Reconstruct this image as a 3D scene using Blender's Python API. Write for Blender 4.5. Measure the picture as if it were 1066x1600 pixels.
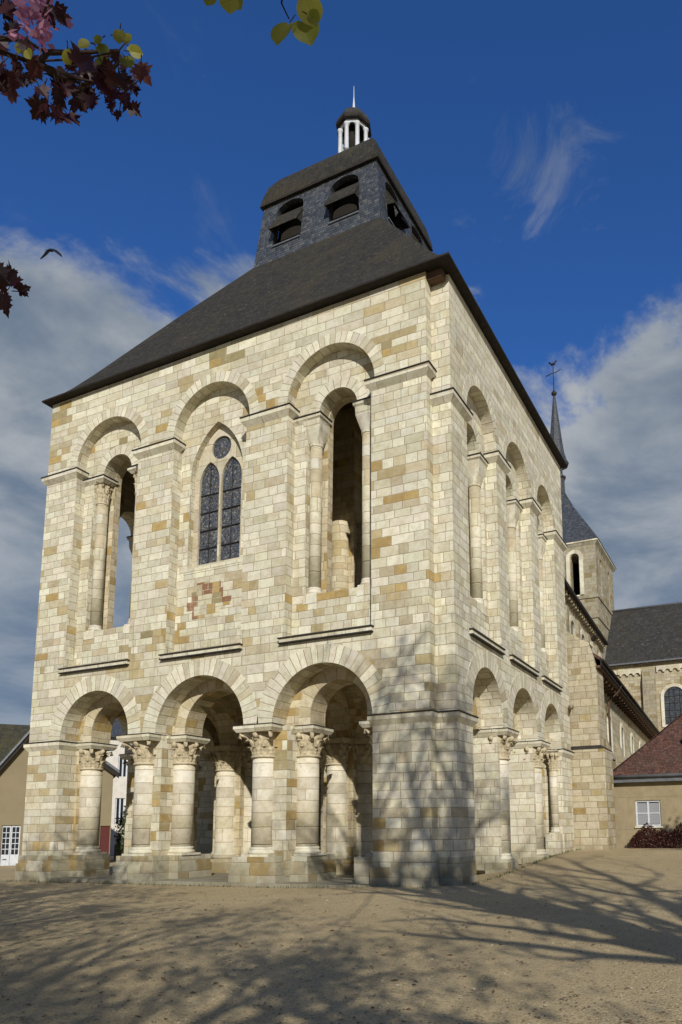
import bpy, bmesh, math, random
from mathutils import Vector, Matrix
from mathutils.geometry import tessellate_polygon
R = math.radians; PI = math.pi
random.seed(7)
scene = bpy.context.scene
for o in list(bpy.data.objects): bpy.data.objects.remove(o)
COL = scene.collection

# ------------------------------------------------------------ camera
CAM = Vector((8.2231, -18.3037, 1.6952)); YAW, PITCH, ROLL = -0.4201, 0.1375, -0.0122
FPX, PX, PY = 1152.9076, 675.42, 1132.967
fw = Vector((math.sin(YAW)*math.cos(PITCH), math.cos(YAW)*math.cos(PITCH), math.sin(PITCH)))
r0 = Vector((math.cos(YAW), -math.sin(YAW), 0)); u0 = r0.cross(fw)
RT = math.cos(ROLL)*r0 + math.sin(ROLL)*u0; UP = -math.sin(ROLL)*r0 + math.cos(ROLL)*u0
cd = bpy.data.cameras.new('camera'); cam = bpy.data.objects.new('camera', cd); COL.objects.link(cam)
M = Matrix((RT, UP, -fw)).transposed().to_4x4(); M.translation = CAM; cam.matrix_world = M
cd.sensor_fit = 'VERTICAL'; cd.sensor_height = 36; cd.lens = FPX/1600*36
cd.shift_x = (533-PX)/1600; cd.shift_y = (PY-800)/1600
cd.clip_start = 0.05; cd.clip_end = 3000
scene.camera = cam
def at(px, py, dist):
    d = RT*((px-PX)/FPX) - UP*((py-PY)/FPX) + fw
    return CAM + d.normalized()*dist
def pix(p):
    q = Vector(p)-CAM; d = q.dot(fw)
    if d < .05: return None
    return PX+FPX*q.dot(RT)/d, PY-FPX*q.dot(UP)/d
def in_frame(p, m=30):
    a = pix(p)
    return a is not None and -m < a[0] < 1066+m and -m < a[1] < 1600+m

# ------------------------------------------------------------ light
AZ, EL = R(33), R(27)
SUN = Vector((math.sin(AZ)*math.cos(EL), -math.cos(AZ)*math.cos(EL), math.sin(EL)))
sl = bpy.data.lights.new('sun', 'SUN'); sl.energy = 4.05; sl.angle = R(.53); sl.color = (1, .955, .865)
so = bpy.data.objects.new('sun', sl); COL.objects.link(so)
so.rotation_euler = (-SUN).to_track_quat('-Z', 'Y').to_euler()
scene.view_settings.view_transform = 'Standard'; scene.view_settings.look = 'None'
scene.view_settings.exposure = 0; scene.view_settings.gamma = 1

class NT:
    """small helper to write node graphs as expressions"""
    def __init__(s, tree): s.t = tree; s.n = tree.nodes; s.l = tree.links
    def put(s, sock, v):
        if hasattr(v, 'is_output') or isinstance(v, bpy.types.NodeSocket): s.l.new(v, sock)
        elif v is not None: sock.default_value = v
    def m(s, op, a, b=None, c=None, clamp=False):
        n = s.n.new('ShaderNodeMath'); n.operation = op; n.use_clamp = clamp
        for i, v in enumerate((a, b, c)):
            if v is not None: s.put(n.inputs[i], v)
        return n.outputs[0]
    def ss(s, x, a, b):
        n = s.n.new('ShaderNodeMapRange'); n.interpolation_type = 'SMOOTHSTEP'
        s.put(n.inputs[0], x); n.inputs[1].default_value = a; n.inputs[2].default_value = b
        return n.outputs[0]
    def xyz(s, x=0, y=0, z=0):
        n = s.n.new('ShaderNodeCombineXYZ')
        for i, v in enumerate((x, y, z)): s.put(n.inputs[i], v)
        return n.outputs[0]
    def sep(s, v):
        n = s.n.new('ShaderNodeSeparateXYZ'); s.put(n.inputs[0], v); return n.outputs
    def wn(s, v):
        n = s.n.new('ShaderNodeTexWhiteNoise'); n.noise_dimensions = '3D'; s.put(n.inputs['Vector'], v); return n.outputs
    def noise(s, v, scale, detail=4, rough=.55, dist=0):
        n = s.n.new('ShaderNodeTexNoise'); s.put(n.inputs['Vector'], v)
        n.inputs['Scale'].default_value = scale; n.inputs['Detail'].default_value = detail
        n.inputs['Roughness'].default_value = rough; n.inputs['Distortion'].default_value = dist
        return n.outputs['Fac']
    def vor(s, v, scale, feat='F1'):
        n = s.n.new('ShaderNodeTexVoronoi'); n.feature = feat; s.put(n.inputs['Vector'], v); n.inputs['Scale'].default_value = scale
        return n.outputs
    def mix(s, f, a, b, mode='MIX'):
        n = s.n.new('ShaderNodeMix'); n.data_type = 'RGBA'; n.blend_type = mode
        s.put(n.inputs[0], f)
        for i, v in ((6, a), (7, b)):
            if isinstance(v, tuple): v = (*v[:3], 1)
            s.put(n.inputs[i], v)
        return n.outputs[2]
    def ramp(s, f, stops, interp='LINEAR'):
        n = s.n.new('ShaderNodeValToRGB'); n.color_ramp.interpolation = interp; e = n.color_ramp.elements
        while len(e) < len(stops): e.new(.5)
        for i, (p, c) in enumerate(stops): e[i].position = p; e[i].color = (*c, 1)
        s.put(n.inputs[0], f); return n.outputs[0]
    def vm(s, op, a, b=None):
        n = s.n.new('ShaderNodeVectorMath'); n.operation = op; s.put(n.inputs[0], a)
        if b is not None: s.put(n.inputs[1], b)
        return n.outputs[0]
    def bump(s, h, st=.5, d=.02, nrm=None):
        n = s.n.new('ShaderNodeBump'); n.inputs['Strength'].default_value = st; n.inputs['Distance'].default_value = d
        s.put(n.inputs['Height'], h)
        if nrm is not None: s.put(n.inputs['Normal'], nrm)
        return n.outputs[0]

w = bpy.data.worlds.new('World'); scene.world = w; w.use_nodes = True
g = NT(w.node_tree); bg = w.node_tree.nodes['Background']
sky = g.n.new('ShaderNodeTexSky'); sky.sky_type = 'NISHITA'; sky.sun_disc = False
sky.sun_elevation = EL; sky.sun_rotation = PI-AZ; sky.altitude = 200; sky.air_density = 1.0; sky.dust_density = .3; sky.ozone_density = 3
tc = g.n.new('ShaderNodeTexCoord'); dv = g.vm('NORMALIZE', tc.outputs['Generated'])
dx, dy, dz = g.sep(dv)[:3]
inv = g.m('DIVIDE', 1, g.m('ADD', g.m('MAXIMUM', dz, 0.0), .22))
cp = g.xyz(g.m('MULTIPLY', dx, inv), g.m('MULTIPLY', dy, inv), 0)
n1 = g.noise(g.vm('ADD', cp, (3.1, 1.7, .4)), 2.6, 10, .60, .35)
n2 = g.noise(g.vm('ADD', cp, (7.3, -2.2, 1.9)), 1.1, 3, .5)
cov = g.m('ADD', g.m('ADD', n1, g.m('MULTIPLY', g.m('SUBTRACT', n2, .5), .35)), g.m('MULTIPLY', g.m('SUBTRACT', g.m('SUBTRACT', .65, g.m('MULTIPLY', g.ss(dx, -.70, -.3), .065)), dz), 1.9))
mask = g.ss(cov, .50, .63)
wisp = g.m('MULTIPLY', g.ss(g.noise(g.vm('MULTIPLY', cp, (1.6, 1.0, 1)), 2.6, 9, .62, .6), .60, .85), .30)
WD = (at(825, 262, 1)-CAM)
near = g.n.new('ShaderNodeVectorMath'); near.operation = 'DISTANCE'; g.l.new(dv, near.inputs[0]); near.inputs[1].default_value = WD
puff = g.m('MULTIPLY', g.ss(g.m('ADD', g.m('DIVIDE', near.outputs['Value'], .07), g.m('MULTIPLY', g.m('SUBTRACT', g.noise(g.vm('MULTIPLY', cp, (1, 1, 1)), 9, 9, .66, .9), .5), 5.5)), .9, -.5), .36)
mask = g.m('MAXIMUM', g.m('MAXIMUM', mask, wisp), puff)
shade = g.ss(g.noise(g.vm('ADD', cp, (1.3, 4.4, .4)), 2.3, 8, .58, .3), .36, .66)
low = g.ss(dz, .05, .55)
ccol = g.mix(g.m('MULTIPLY', shade, g.m('ADD', .35, g.m('MULTIPLY', low, .65))), (1.45, 1.95, 2.6), (4.7, 4.9, 4.95))
skc = g.mix(1.0, sky.outputs[0], (.36, .72, 1.24), 'MULTIPLY')
g.l.new(g.mix(g.m('MULTIPLY', mask, .93), skc, ccol), bg.inputs[0]); bg.inputs[1].default_value = .1

# ------------------------------------------------------------ materials
def newmat(name):
    m = bpy.data.materials.new(name); m.use_nodes = True; g = NT(m.node_tree)
    b = g.n['Principled BSDF']; b.inputs['Specular IOR Level'].default_value = .3
    return m, g, b
def uvpos(g):
    n = g.n.new('ShaderNodeTexCoord'); p = g.n.new('ShaderNodeNewGeometry')
    return n.outputs['UV'], p.outputs['Position']
def masonry(g, uv, pos, h, w0, w1, wob=.012, seed=0):
    """irregular coursed blocks: returns (cell random outputs, distance to joint, cell vector)"""
    nz = g.noise(pos, 5.0, 3); nz2 = g.noise(g.vm('ADD', pos, (9, 4, 2)), 5.0, 3)
    u, v = g.sep(uv)[:2]
    u = g.m('ADD', u, g.m('MULTIPLY', g.m('SUBTRACT', nz, .5), wob*2)); v = g.m('ADD', v, g.m('MULTIPLY', g.m('SUBTRACT', nz2, .5), wob*2))
    v = g.m('ADD', v, g.m('MULTIPLY', g.m('SINE', g.m('MULTIPLY', v, 2.3)), h*.22))
    q = g.m('DIVIDE', v, h); row = g.m('FLOOR', q); fv = g.m('FRACT', q)
    rr = g.wn(g.xyz(row, seed, 0))
    wd = g.m('ADD', w0, g.m('MULTIPLY', rr[0], w1-w0))
    uu = g.m('ADD', g.m('DIVIDE', u, wd), g.m('MULTIPLY', g.wn(g.xyz(row, seed, 5))[0], 13))
    c = g.m('FLOOR', uu); f = g.m('FRACT', uu)
    jc = g.m('MULTIPLY', g.wn(g.xyz(c, row, 2))[0], .5); jn = g.m('MULTIPLY', g.wn(g.xyz(g.m('ADD', c, 1), row, 2))[0], .5)
    cell = g.m('SUBTRACT', c, g.m('LESS_THAN', f, jc))
    du = g.m('MULTIPLY', g.m('MINIMUM', g.m('ABSOLUTE', g.m('SUBTRACT', f, jc)), g.m('SUBTRACT', g.m('ADD', 1, jn), f)), wd)
    dvv = g.m('MULTIPLY', g.m('MINIMUM', fv, g.m('SUBTRACT', 1, fv)), h)
    d = g.m('MINIMUM', du, dvv)
    uc = g.m('MULTIPLY', g.m('SUBTRACT', g.m('ADD', cell, .75), g.m('MULTIPLY', g.wn(g.xyz(row, seed, 5))[0], 13)), wd)
    return g.wn(g.xyz(cell, row, seed+3)), d, g.xyz(uc, g.m('MULTIPLY', row, h), 0)
WHITE = (.695, .66, .55); CREAM = (.60, .558, .43); PALE = (.52, .455, .31); GREY = (.44, .40, .295)
TAN = (.455, .37, .205); OCHRE = (.43, .31, .125); RUST = (.30, .165, .095); OLIVE = (.325, .275, .145)
def stone(name, h=.272, w0=.38, w1=.76, ochre=.0, grey=.0, joint=.009, bump=.55, red=0, base=1.0, patch=.35, wob=.018, mort=(.33, .265, .165), warm=0, vari=1.):
    m, g, b = newmat(name); uv, pos = uvpos(g)
    rnd, d, cen = masonry(g, uv, pos, h, w0, w1, wob)
    pn = g.noise(cen, .42, 3, .6); pn2 = g.noise(g.vm('ADD', pos, (31, 7, 2)), .7, 3, .5)
    t = g.m('ADD', g.m('ADD', rnd[0], ochre), g.m('MULTIPLY', g.m('SUBTRACT', pn, .5), patch*4), clamp=False)
    lerp = lambda a, k: tuple(x*(1-k)+y*k for x, y in zip(a, (.52, .40, .235)))
    W_, C_, P_, G_ = (lerp(x, warm) for x in (WHITE, CREAM, PALE, GREY))
    c = g.ramp(g.m('MULTIPLY', t, .68, clamp=True), [(0, W_), (.14, C_), (.26, W_), (.34, tuple((a+b)/2 for a, b in zip(W_, C_))), (.45, C_), (.54, P_), (.60, C_), (.66, TAN), (.72, OCHRE), (.83, OLIVE), (.92, RUST if red else OCHRE)], 'CONSTANT')
    # every block its own slight value and hue
    vv = g.m('ADD', .86, g.m('MULTIPLY', g.sep(rnd[1])[1], .25))
    c = g.mix(1, c, g.xyz(vv, g.m('MULTIPLY', vv, g.m('ADD', .985, g.m('MULTIPLY', g.sep(rnd[1])[2], .04))), g.m('MULTIPLY', vv, g.m('ADD', .93, g.m('MULTIPLY', g.sep(rnd[1])[0], .11)))), 'MULTIPLY')
    fn = g.noise(pos, 9, 6, .65); fn2 = g.noise(pos, 55, 4, .7); fn3 = g.noise(g.vm('ADD', pos, (2, 5, 8)), 3.6, 7, .68)
    c = g.mix(g.m('MULTIPLY', g.ss(fn3, .42, .68), .62), c, g.mix(1, c, (.74, .68, .56), 'MULTIPLY'))
    c = g.mix(g.m('MULTIPLY', g.ss(fn3, .46, .28), .30), c, (.70, .665, .56))
    c = g.mix(g.m('MULTIPLY', g.ss(fn, .50, .78), .55), c, (.36, .29, .18))
    c = g.mix(g.m('MULTIPLY', g.ss(fn2, .55, .85), .30), c, (.30, .25, .17))
    st = g.noise(g.vm('MULTIPLY', pos, (1.3, 1.3, .42)), 1.1, 7, .62)
    c = g.mix(g.m('MULTIPLY', g.ss(st, .56, .76), .38+grey), c, (.235, .215, .17))
    st2 = g.noise(g.vm('ADD', pos, (4, 9, 1)), 2.8, 6, .65)
    c = g.mix(g.m('MULTIPLY', g.ss(st2, .60, .75), .22+grey*.8), c, (.17, .155, .125))
    # run-off streaks under the sill bars and lichen on the parapets of the openings
    z0 = g.sep(pos)[2]; stk = g.ss(g.noise(g.vm('MULTIPLY', pos, (5, 5, .3)), 1.0, 6, .65), .50, .72)
    band = g.m('MAXIMUM', g.m('MULTIPLY', g.ss(z0, 6.1, 7.3), g.ss(z0, 7.45, 7.40)), g.m('MAXIMUM', g.m('MULTIPLY', g.ss(z0, 8.9, 7.7), g.ss(z0, 7.44, 7.5)), g.m('MULTIPLY', g.ss(z0, 13.4, 14.7), g.ss(z0, 15.0, 14.9))))
    c = g.mix(g.m('MULTIPLY', g.m('MULTIPLY', stk, band), .55), c, (.20, .185, .145))
    # damp foot of the walls: a stain band with a ragged edge
    zz = g.sep(pos)[2]
    foot = g.ss(g.m('ADD', zz, g.m('MULTIPLY', g.noise(pos, 1.4, 5), -1.5)), .55, -.75)
    c = g.mix(g.m('MULTIPLY', foot, .62), c, (.19, .165, .10))
    jm = g.ss(d, joint*1.5, joint*.45)
    c = g.mix(g.m('MULTIPLY', jm, .92), c, mort)
    if base != 1: c = g.mix(1, c, (base, base, base), 'MULTIPLY')
    g.l.new(c, b.inputs['Base Color']); b.inputs['Roughness'].default_value = .92; b.inputs['Specular IOR Level'].default_value = .15
    hgt = g.m('ADD', g.ss(d, 0, joint*2.4), g.m('ADD', g.m('MULTIPLY', fn, .9), g.m('ADD', g.m('MULTIPLY', fn2, .35), g.m('MULTIPLY', g.sep(rnd[1])[0], .5))))
    g.l.new(g.bump(hgt, bump, .016), b.inputs['Normal'])
    return m
def tiles(name, h, w0, w1, cols, moss=.3, mosscol=(.07, .06, .025), rough=.8, bump=.6, spots=0, spec=.3):
    m, g, b = newmat(name); uv, pos = uvpos(g)
    rnd, d, _ = masonry(g, uv, pos, h, w0, w1, .006)
    c = g.ramp(rnd[0], [(i/len(cols), k) for i, k in enumerate(cols)], 'CONSTANT')
    vv = g.m('ADD', .75, g.m('MULTIPLY', g.sep(rnd[1])[1], .5)); c = g.mix(1, c, g.xyz(vv, vv, vv), 'MULTIPLY')
    c = g.mix(g.m('MULTIPLY', g.ss(g.noise(pos, .55, 6, .65), .45, .72), moss), c, mosscol)
    c = g.mix(g.m('MULTIPLY', g.ss(g.noise(g.vm('MULTIPLY', pos, (1, 1, .25)), 2.6, 6, .65), .5, .8), moss*.9), c, tuple(x*.55 for x in mosscol))
    if spots: c = g.mix(g.m('MULTIPLY', g.ss(g.vor(pos, 1.7)[0], .085, .04), spots), c, (.28, .29, .25))
    c = g.mix(g.m('MULTIPLY', g.ss(d, .012, .003), .75), c, (.012, .011, .010))
    g.l.new(c, b.inputs['Base Color']); b.inputs['Roughness'].default_value = rough; b.inputs['Specular IOR Level'].default_value = spec
    u, v = g.sep(uv)[:2]
    hgt = g.m('ADD', g.m('MULTIPLY', g.sep(rnd[1])[0], .8), g.m('ADD', g.ss(d, 0, .02), g.m('MULTIPLY', g.noise(pos, 22, 4), .6)))
    g.l.new(g.bump(hgt, bump, .02), b.inputs['Normal']); return m
def plain(name, col, rough=.6, var=.18, scale=6, metal=0, bump=.15, spec=.3, dirt=None):
    m, g, b = newmat(name); uv, pos = uvpos(g)
    n = g.noise(pos, scale, 6, .6)
    c = g.mix(g.ss(n, .3, .75), tuple(x*(1-var) for x in col), tuple(min(1, x*(1+var)) for x in col))
    if dirt: c = g.mix(g.m('MULTIPLY', g.ss(g.noise(pos, scale*.35, 6, .65), .5, .72), .6), c, dirt)
    g.l.new(c, b.inputs['Base Color']); b.inputs['Roughness'].default_value = rough; b.inputs['Metallic'].default_value = metal
    b.inputs['Specular IOR Level'].default_value = spec
    g.l.new(g.bump(g.noise(pos, scale*6, 4, .6), bump, .01), b.inputs['Normal']); return m
MS = {}
MS['west'] = stone('west_limestone', ochre=.04, red=1, patch=.48)
MS['south'] = stone('south_limestone', ochre=-.13, patch=.20, vari=1)
MS['pier'] = stone('pier_limestone', ochre=.16, patch=.42, w0=.40, w1=.9)
MS['inner'] = stone('inner_limestone', ochre=.20, patch=.30, warm=.45, w0=.4, w1=.8)
MS['vous'] = stone('voussoir_limestone', h=.20, w0=4, w1=5, ochre=-.13, patch=.16, joint=.009)
MS['vousin'] = stone('inner_voussoir_limestone', h=.30, w0=4, w1=5, ochre=.15, patch=.25, joint=.009, warm=.35)
MS['drum'] = stone('column_limestone', h=.42, w0=1.2, w1=1.9, ochre=.0, patch=.45, warm=.08)
MS['trim'] = stone('trim_limestone', h=2.5, w0=.9, w1=1.3, ochre=-.25, patch=.1, grey=.2, bump=.4)
MS['plinth'] = stone('plinth_limestone', h=.40, w0=.5, w1=.9, ochre=.14, patch=.3, grey=.2, base=.86)
MS['old'] = stone('old_church_limestone', h=.30, w0=.35, w1=.75, ochre=.12, grey=.34, patch=.25, base=.80, warm=.35, joint=.013, wob=.03)
MS['oldgrey'] = stone('grey_church_limestone', h=.33, w0=.4, w1=.8, ochre=.08, grey=.48, patch=.2, base=.62, warm=.3)
MS['tracery'] = stone('tracery_limestone', h=.6, w0=1, w1=2, ochre=-.2, patch=.1, warm=.3, base=.88)
MS['carve'] = plain('carved_limestone', (.52, .445, .30), .9, .22, 9, bump=.6, dirt=(.30, .235, .145))
MS['flash'] = plain('lead_flashing', (.030, .027, .024), .6, .3, 4)
MS['lead'] = plain('grey_lead', (.16, .17, .185), .45, .2, 4, metal=.3)
MS['roof'] = tiles('dark_roof_slates', .11, .12, .19, [(.030, .028, .022), (.037, .033, .025), (.026, .025, .021), (.044, .038, .027)], .5, (.070, .056, .027), .85, spots=.35)
MS['slate'] = tiles('blue_slate', .11, .11, .18, [(.056, .064, .078), (.070, .079, .092), (.048, .056, .068), (.095, .10, .106)], .15, (.05, .05, .045), .45, .6)
MS['churchroof'] = tiles('church_roof_slate', .2, .2, .28, [(.038, .037, .036), (.05, .048, .044), (.044, .04, .035)], .45, (.05, .044, .026), .75, spots=.8)
MS['redtile'] = tiles('red_brown_tiles', .11, .15, .2, [(.105, .050, .036), (.135, .060, .042), (.085, .042, .033), (.12, .065, .048)], .35, (.08, .06, .04), .85)
MS['fascia'] = plain('dark_fascia_wood', (.022, .018, .014), .75, .3, 5)
MS['wood'] = plain('brown_timber', (.11, .065, .04), .8, .3, 5)
MS['white'] = plain('white_paint', (.58, .605, .64), .55, .10, 8, dirt=(.40, .41, .41))
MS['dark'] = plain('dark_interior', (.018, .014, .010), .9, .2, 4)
MS['render'] = plain('beige_roughcast', (.30, .245, .150), .95, .12, 3, bump=.7, dirt=(.33, .27, .17))
MS['brownrender'] = plain('grey_brown_render', (.25, .205, .125), .95, .06, .7, bump=.4)
MS['whiterender'] = plain('white_render', (.66, .62, .55), .9, .08, 2)
MS['curtain'] = plain('white_lace_curtain', (.27, .28, .30), .9, .10, 14)
MS['bark'] = plain('bark', (.10, .082, .062), .95, .35, 7, bump=.8)
MS['twig'] = plain('dark_twig', (.045, .028, .022), .9, .3, 20)
MS['bird'] = plain('black_plumage', (.012, .012, .014), .6, .2, 30)
MS['floor'] = stone('paving_stone', h=.7, w0=.7, w1=1.2, ochre=-.1, grey=.3, base=.70, joint=.012)
def glassmat(name, kind):
    m, g, b = newmat(name); uv, pos = uvpos(g)
    if kind == 'stained':
        v = g.vor(uv, 12); e = g.vor(uv, 12, 'DISTANCE_TO_EDGE')[0]
        c = g.ramp(g.sep(v[1])[0], [(0, (.08, .09, .115)), (.3, (.125, .13, .135)), (.5, (.12, .105, .105)), (.65, (.09, .105, .14)), (.82, (.19, .195, .185))], 'CONSTANT')
        k = g.ss(e, .10, .05)
    else:
        u, w_ = g.sep(uv)[:2]
        fu = g.m('ABSOLUTE', g.m('SUBTRACT', g.m('FRACT', g.m('MULTIPLY', u, 7.0)), .5)); fv = g.m('ABSOLUTE', g.m('SUBTRACT', g.m('FRACT', g.m('MULTIPLY', w_, 5.0)), .5))
        k = g.ss(g.m('MAXIMUM', fu, fv), .42, .46)
        c = g.ramp(g.wn(g.xyz(g.m('FLOOR', g.m('MULTIPLY', u, 7.0)), g.m('FLOOR', g.m('MULTIPLY', w_, 5.0)), 0))[0], [(0, (.06, .07, .085)), (.4, (.08, .095, .11)), (.7, (.05, .055, .075)), (.9, (.10, .11, .11))], 'CONSTANT')
    c = g.mix(k, c, (.028, .027, .026))
    g.l.new(c, b.inputs['Base Color']); b.inputs['Roughness'].default_value = .22; b.inputs['Specular IOR Level'].default_value = .5
    g.l.new(g.bump(g.m('ADD', g.noise(pos, 6, 2), k), .35, .01), b.inputs['Normal']); return m
MS['stained'] = glassmat('stained_glass', 'stained'); MS['leaded'] = glassmat('leaded_glass', 'leaded')
MS['pane'] = plain('window_glass', (.02, .024, .03), .08, .1, 2, spec=.5, bump=.02)
def leafmat(name, c1, c2, tr=.35):
    m = bpy.data.materials.new(name); m.use_nodes = True; g = NT(m.node_tree); b = g.n['Principled BSDF']
    oi = g.n.new('ShaderNodeNewGeometry'); r = oi.outputs['Random Per Island']
    c = g.mix(r, c1, c2); g.l.new(c, b.inputs['Base Color']); b.inputs['Roughness'].default_value = .5
    t = g.n.new('ShaderNodeBsdfTranslucent'); g.l.new(c, t.inputs[0])
    mx = g.n.new('ShaderNodeMixShader'); mx.inputs[0].default_value = tr; g.l.new(b.outputs[0], mx.inputs[1]); g.l.new(t.outputs[0], mx.inputs[2])
    g.l.new(mx.outputs[0], g.n['Material Output'].inputs[0]); return m
MS['maple'] = leafmat('maroon_leaf', (.022, .005, .006), (.065, .010, .010), .4)
MS['lime'] = leafmat('yellow_green_leaf', (.20, .22, .02), (.36, .34, .04), .55)
MS['pink'] = leafmat('pink_petal', (.30, .07, .17), (.60, .30, .42), .5)
MS['hedge'] = leafmat('dark_red_leaf', (.035, .008, .007), (.085, .02, .012), .2)
MS['green'] = leafmat('green_leaf', (.04, .07, .015), (.09, .12, .03), .3)
def gravelmat():
    m, g, b = newmat('sandy_gravel'); uv, pos = uvpos(g)
    big = g.noise(pos, .22, 5, .6); mid = g.noise(pos, 1.6, 6, .65)
    c = g.mix(g.ss(big, .3, .7), (.58, .445, .225), (.76, .60, .33))
    c = g.mix(g.m('MULTIPLY', g.ss(mid, .45, .75), .5), c, (.37, .28, .14))
    v = g.vor(pos, 42); vc = g.sep(v[1])
    c = g.mix(g.m('MULTIPLY', g.ss(vc[0], .45, .95), .65), c, g.ramp(vc[1], [(0, (.18, .13, .07)), (.35, (.37, .285, .155)), (.65, (.55, .46, .30)), (.9, (.66, .58, .44))], 'CONSTANT'))
    v2 = g.vor(pos, 130); c2 = g.sep(v2[1])[0]
    c = g.mix(.45, c, g.ramp(c2, [(0, (.13, .09, .05)), (.5, (.46, .355, .20)), (1, (.72, .61, .41))]))
    c = g.mix(g.m('MULTIPLY', g.ss(g.noise(pos, 7, 5, .7), .58, .72), .35), c, (.15, .11, .065))
    g.l.new(c, b.inputs['Base Color']); b.inputs['Roughness'].default_value = .97; b.inputs['Specular IOR Level'].default_value = .1
    hgt = g.m('ADD', g.m('MULTIPLY', v[0], -1.2), g.m('ADD', g.m('MULTIPLY', v2[0], -.7), g.m('MULTIPLY', mid, 2.0)))
    g.l.new(g.bump(hgt, .8, .02), b.inputs['Normal']); return m
MS['gravel'] = gravelmat()

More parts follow.
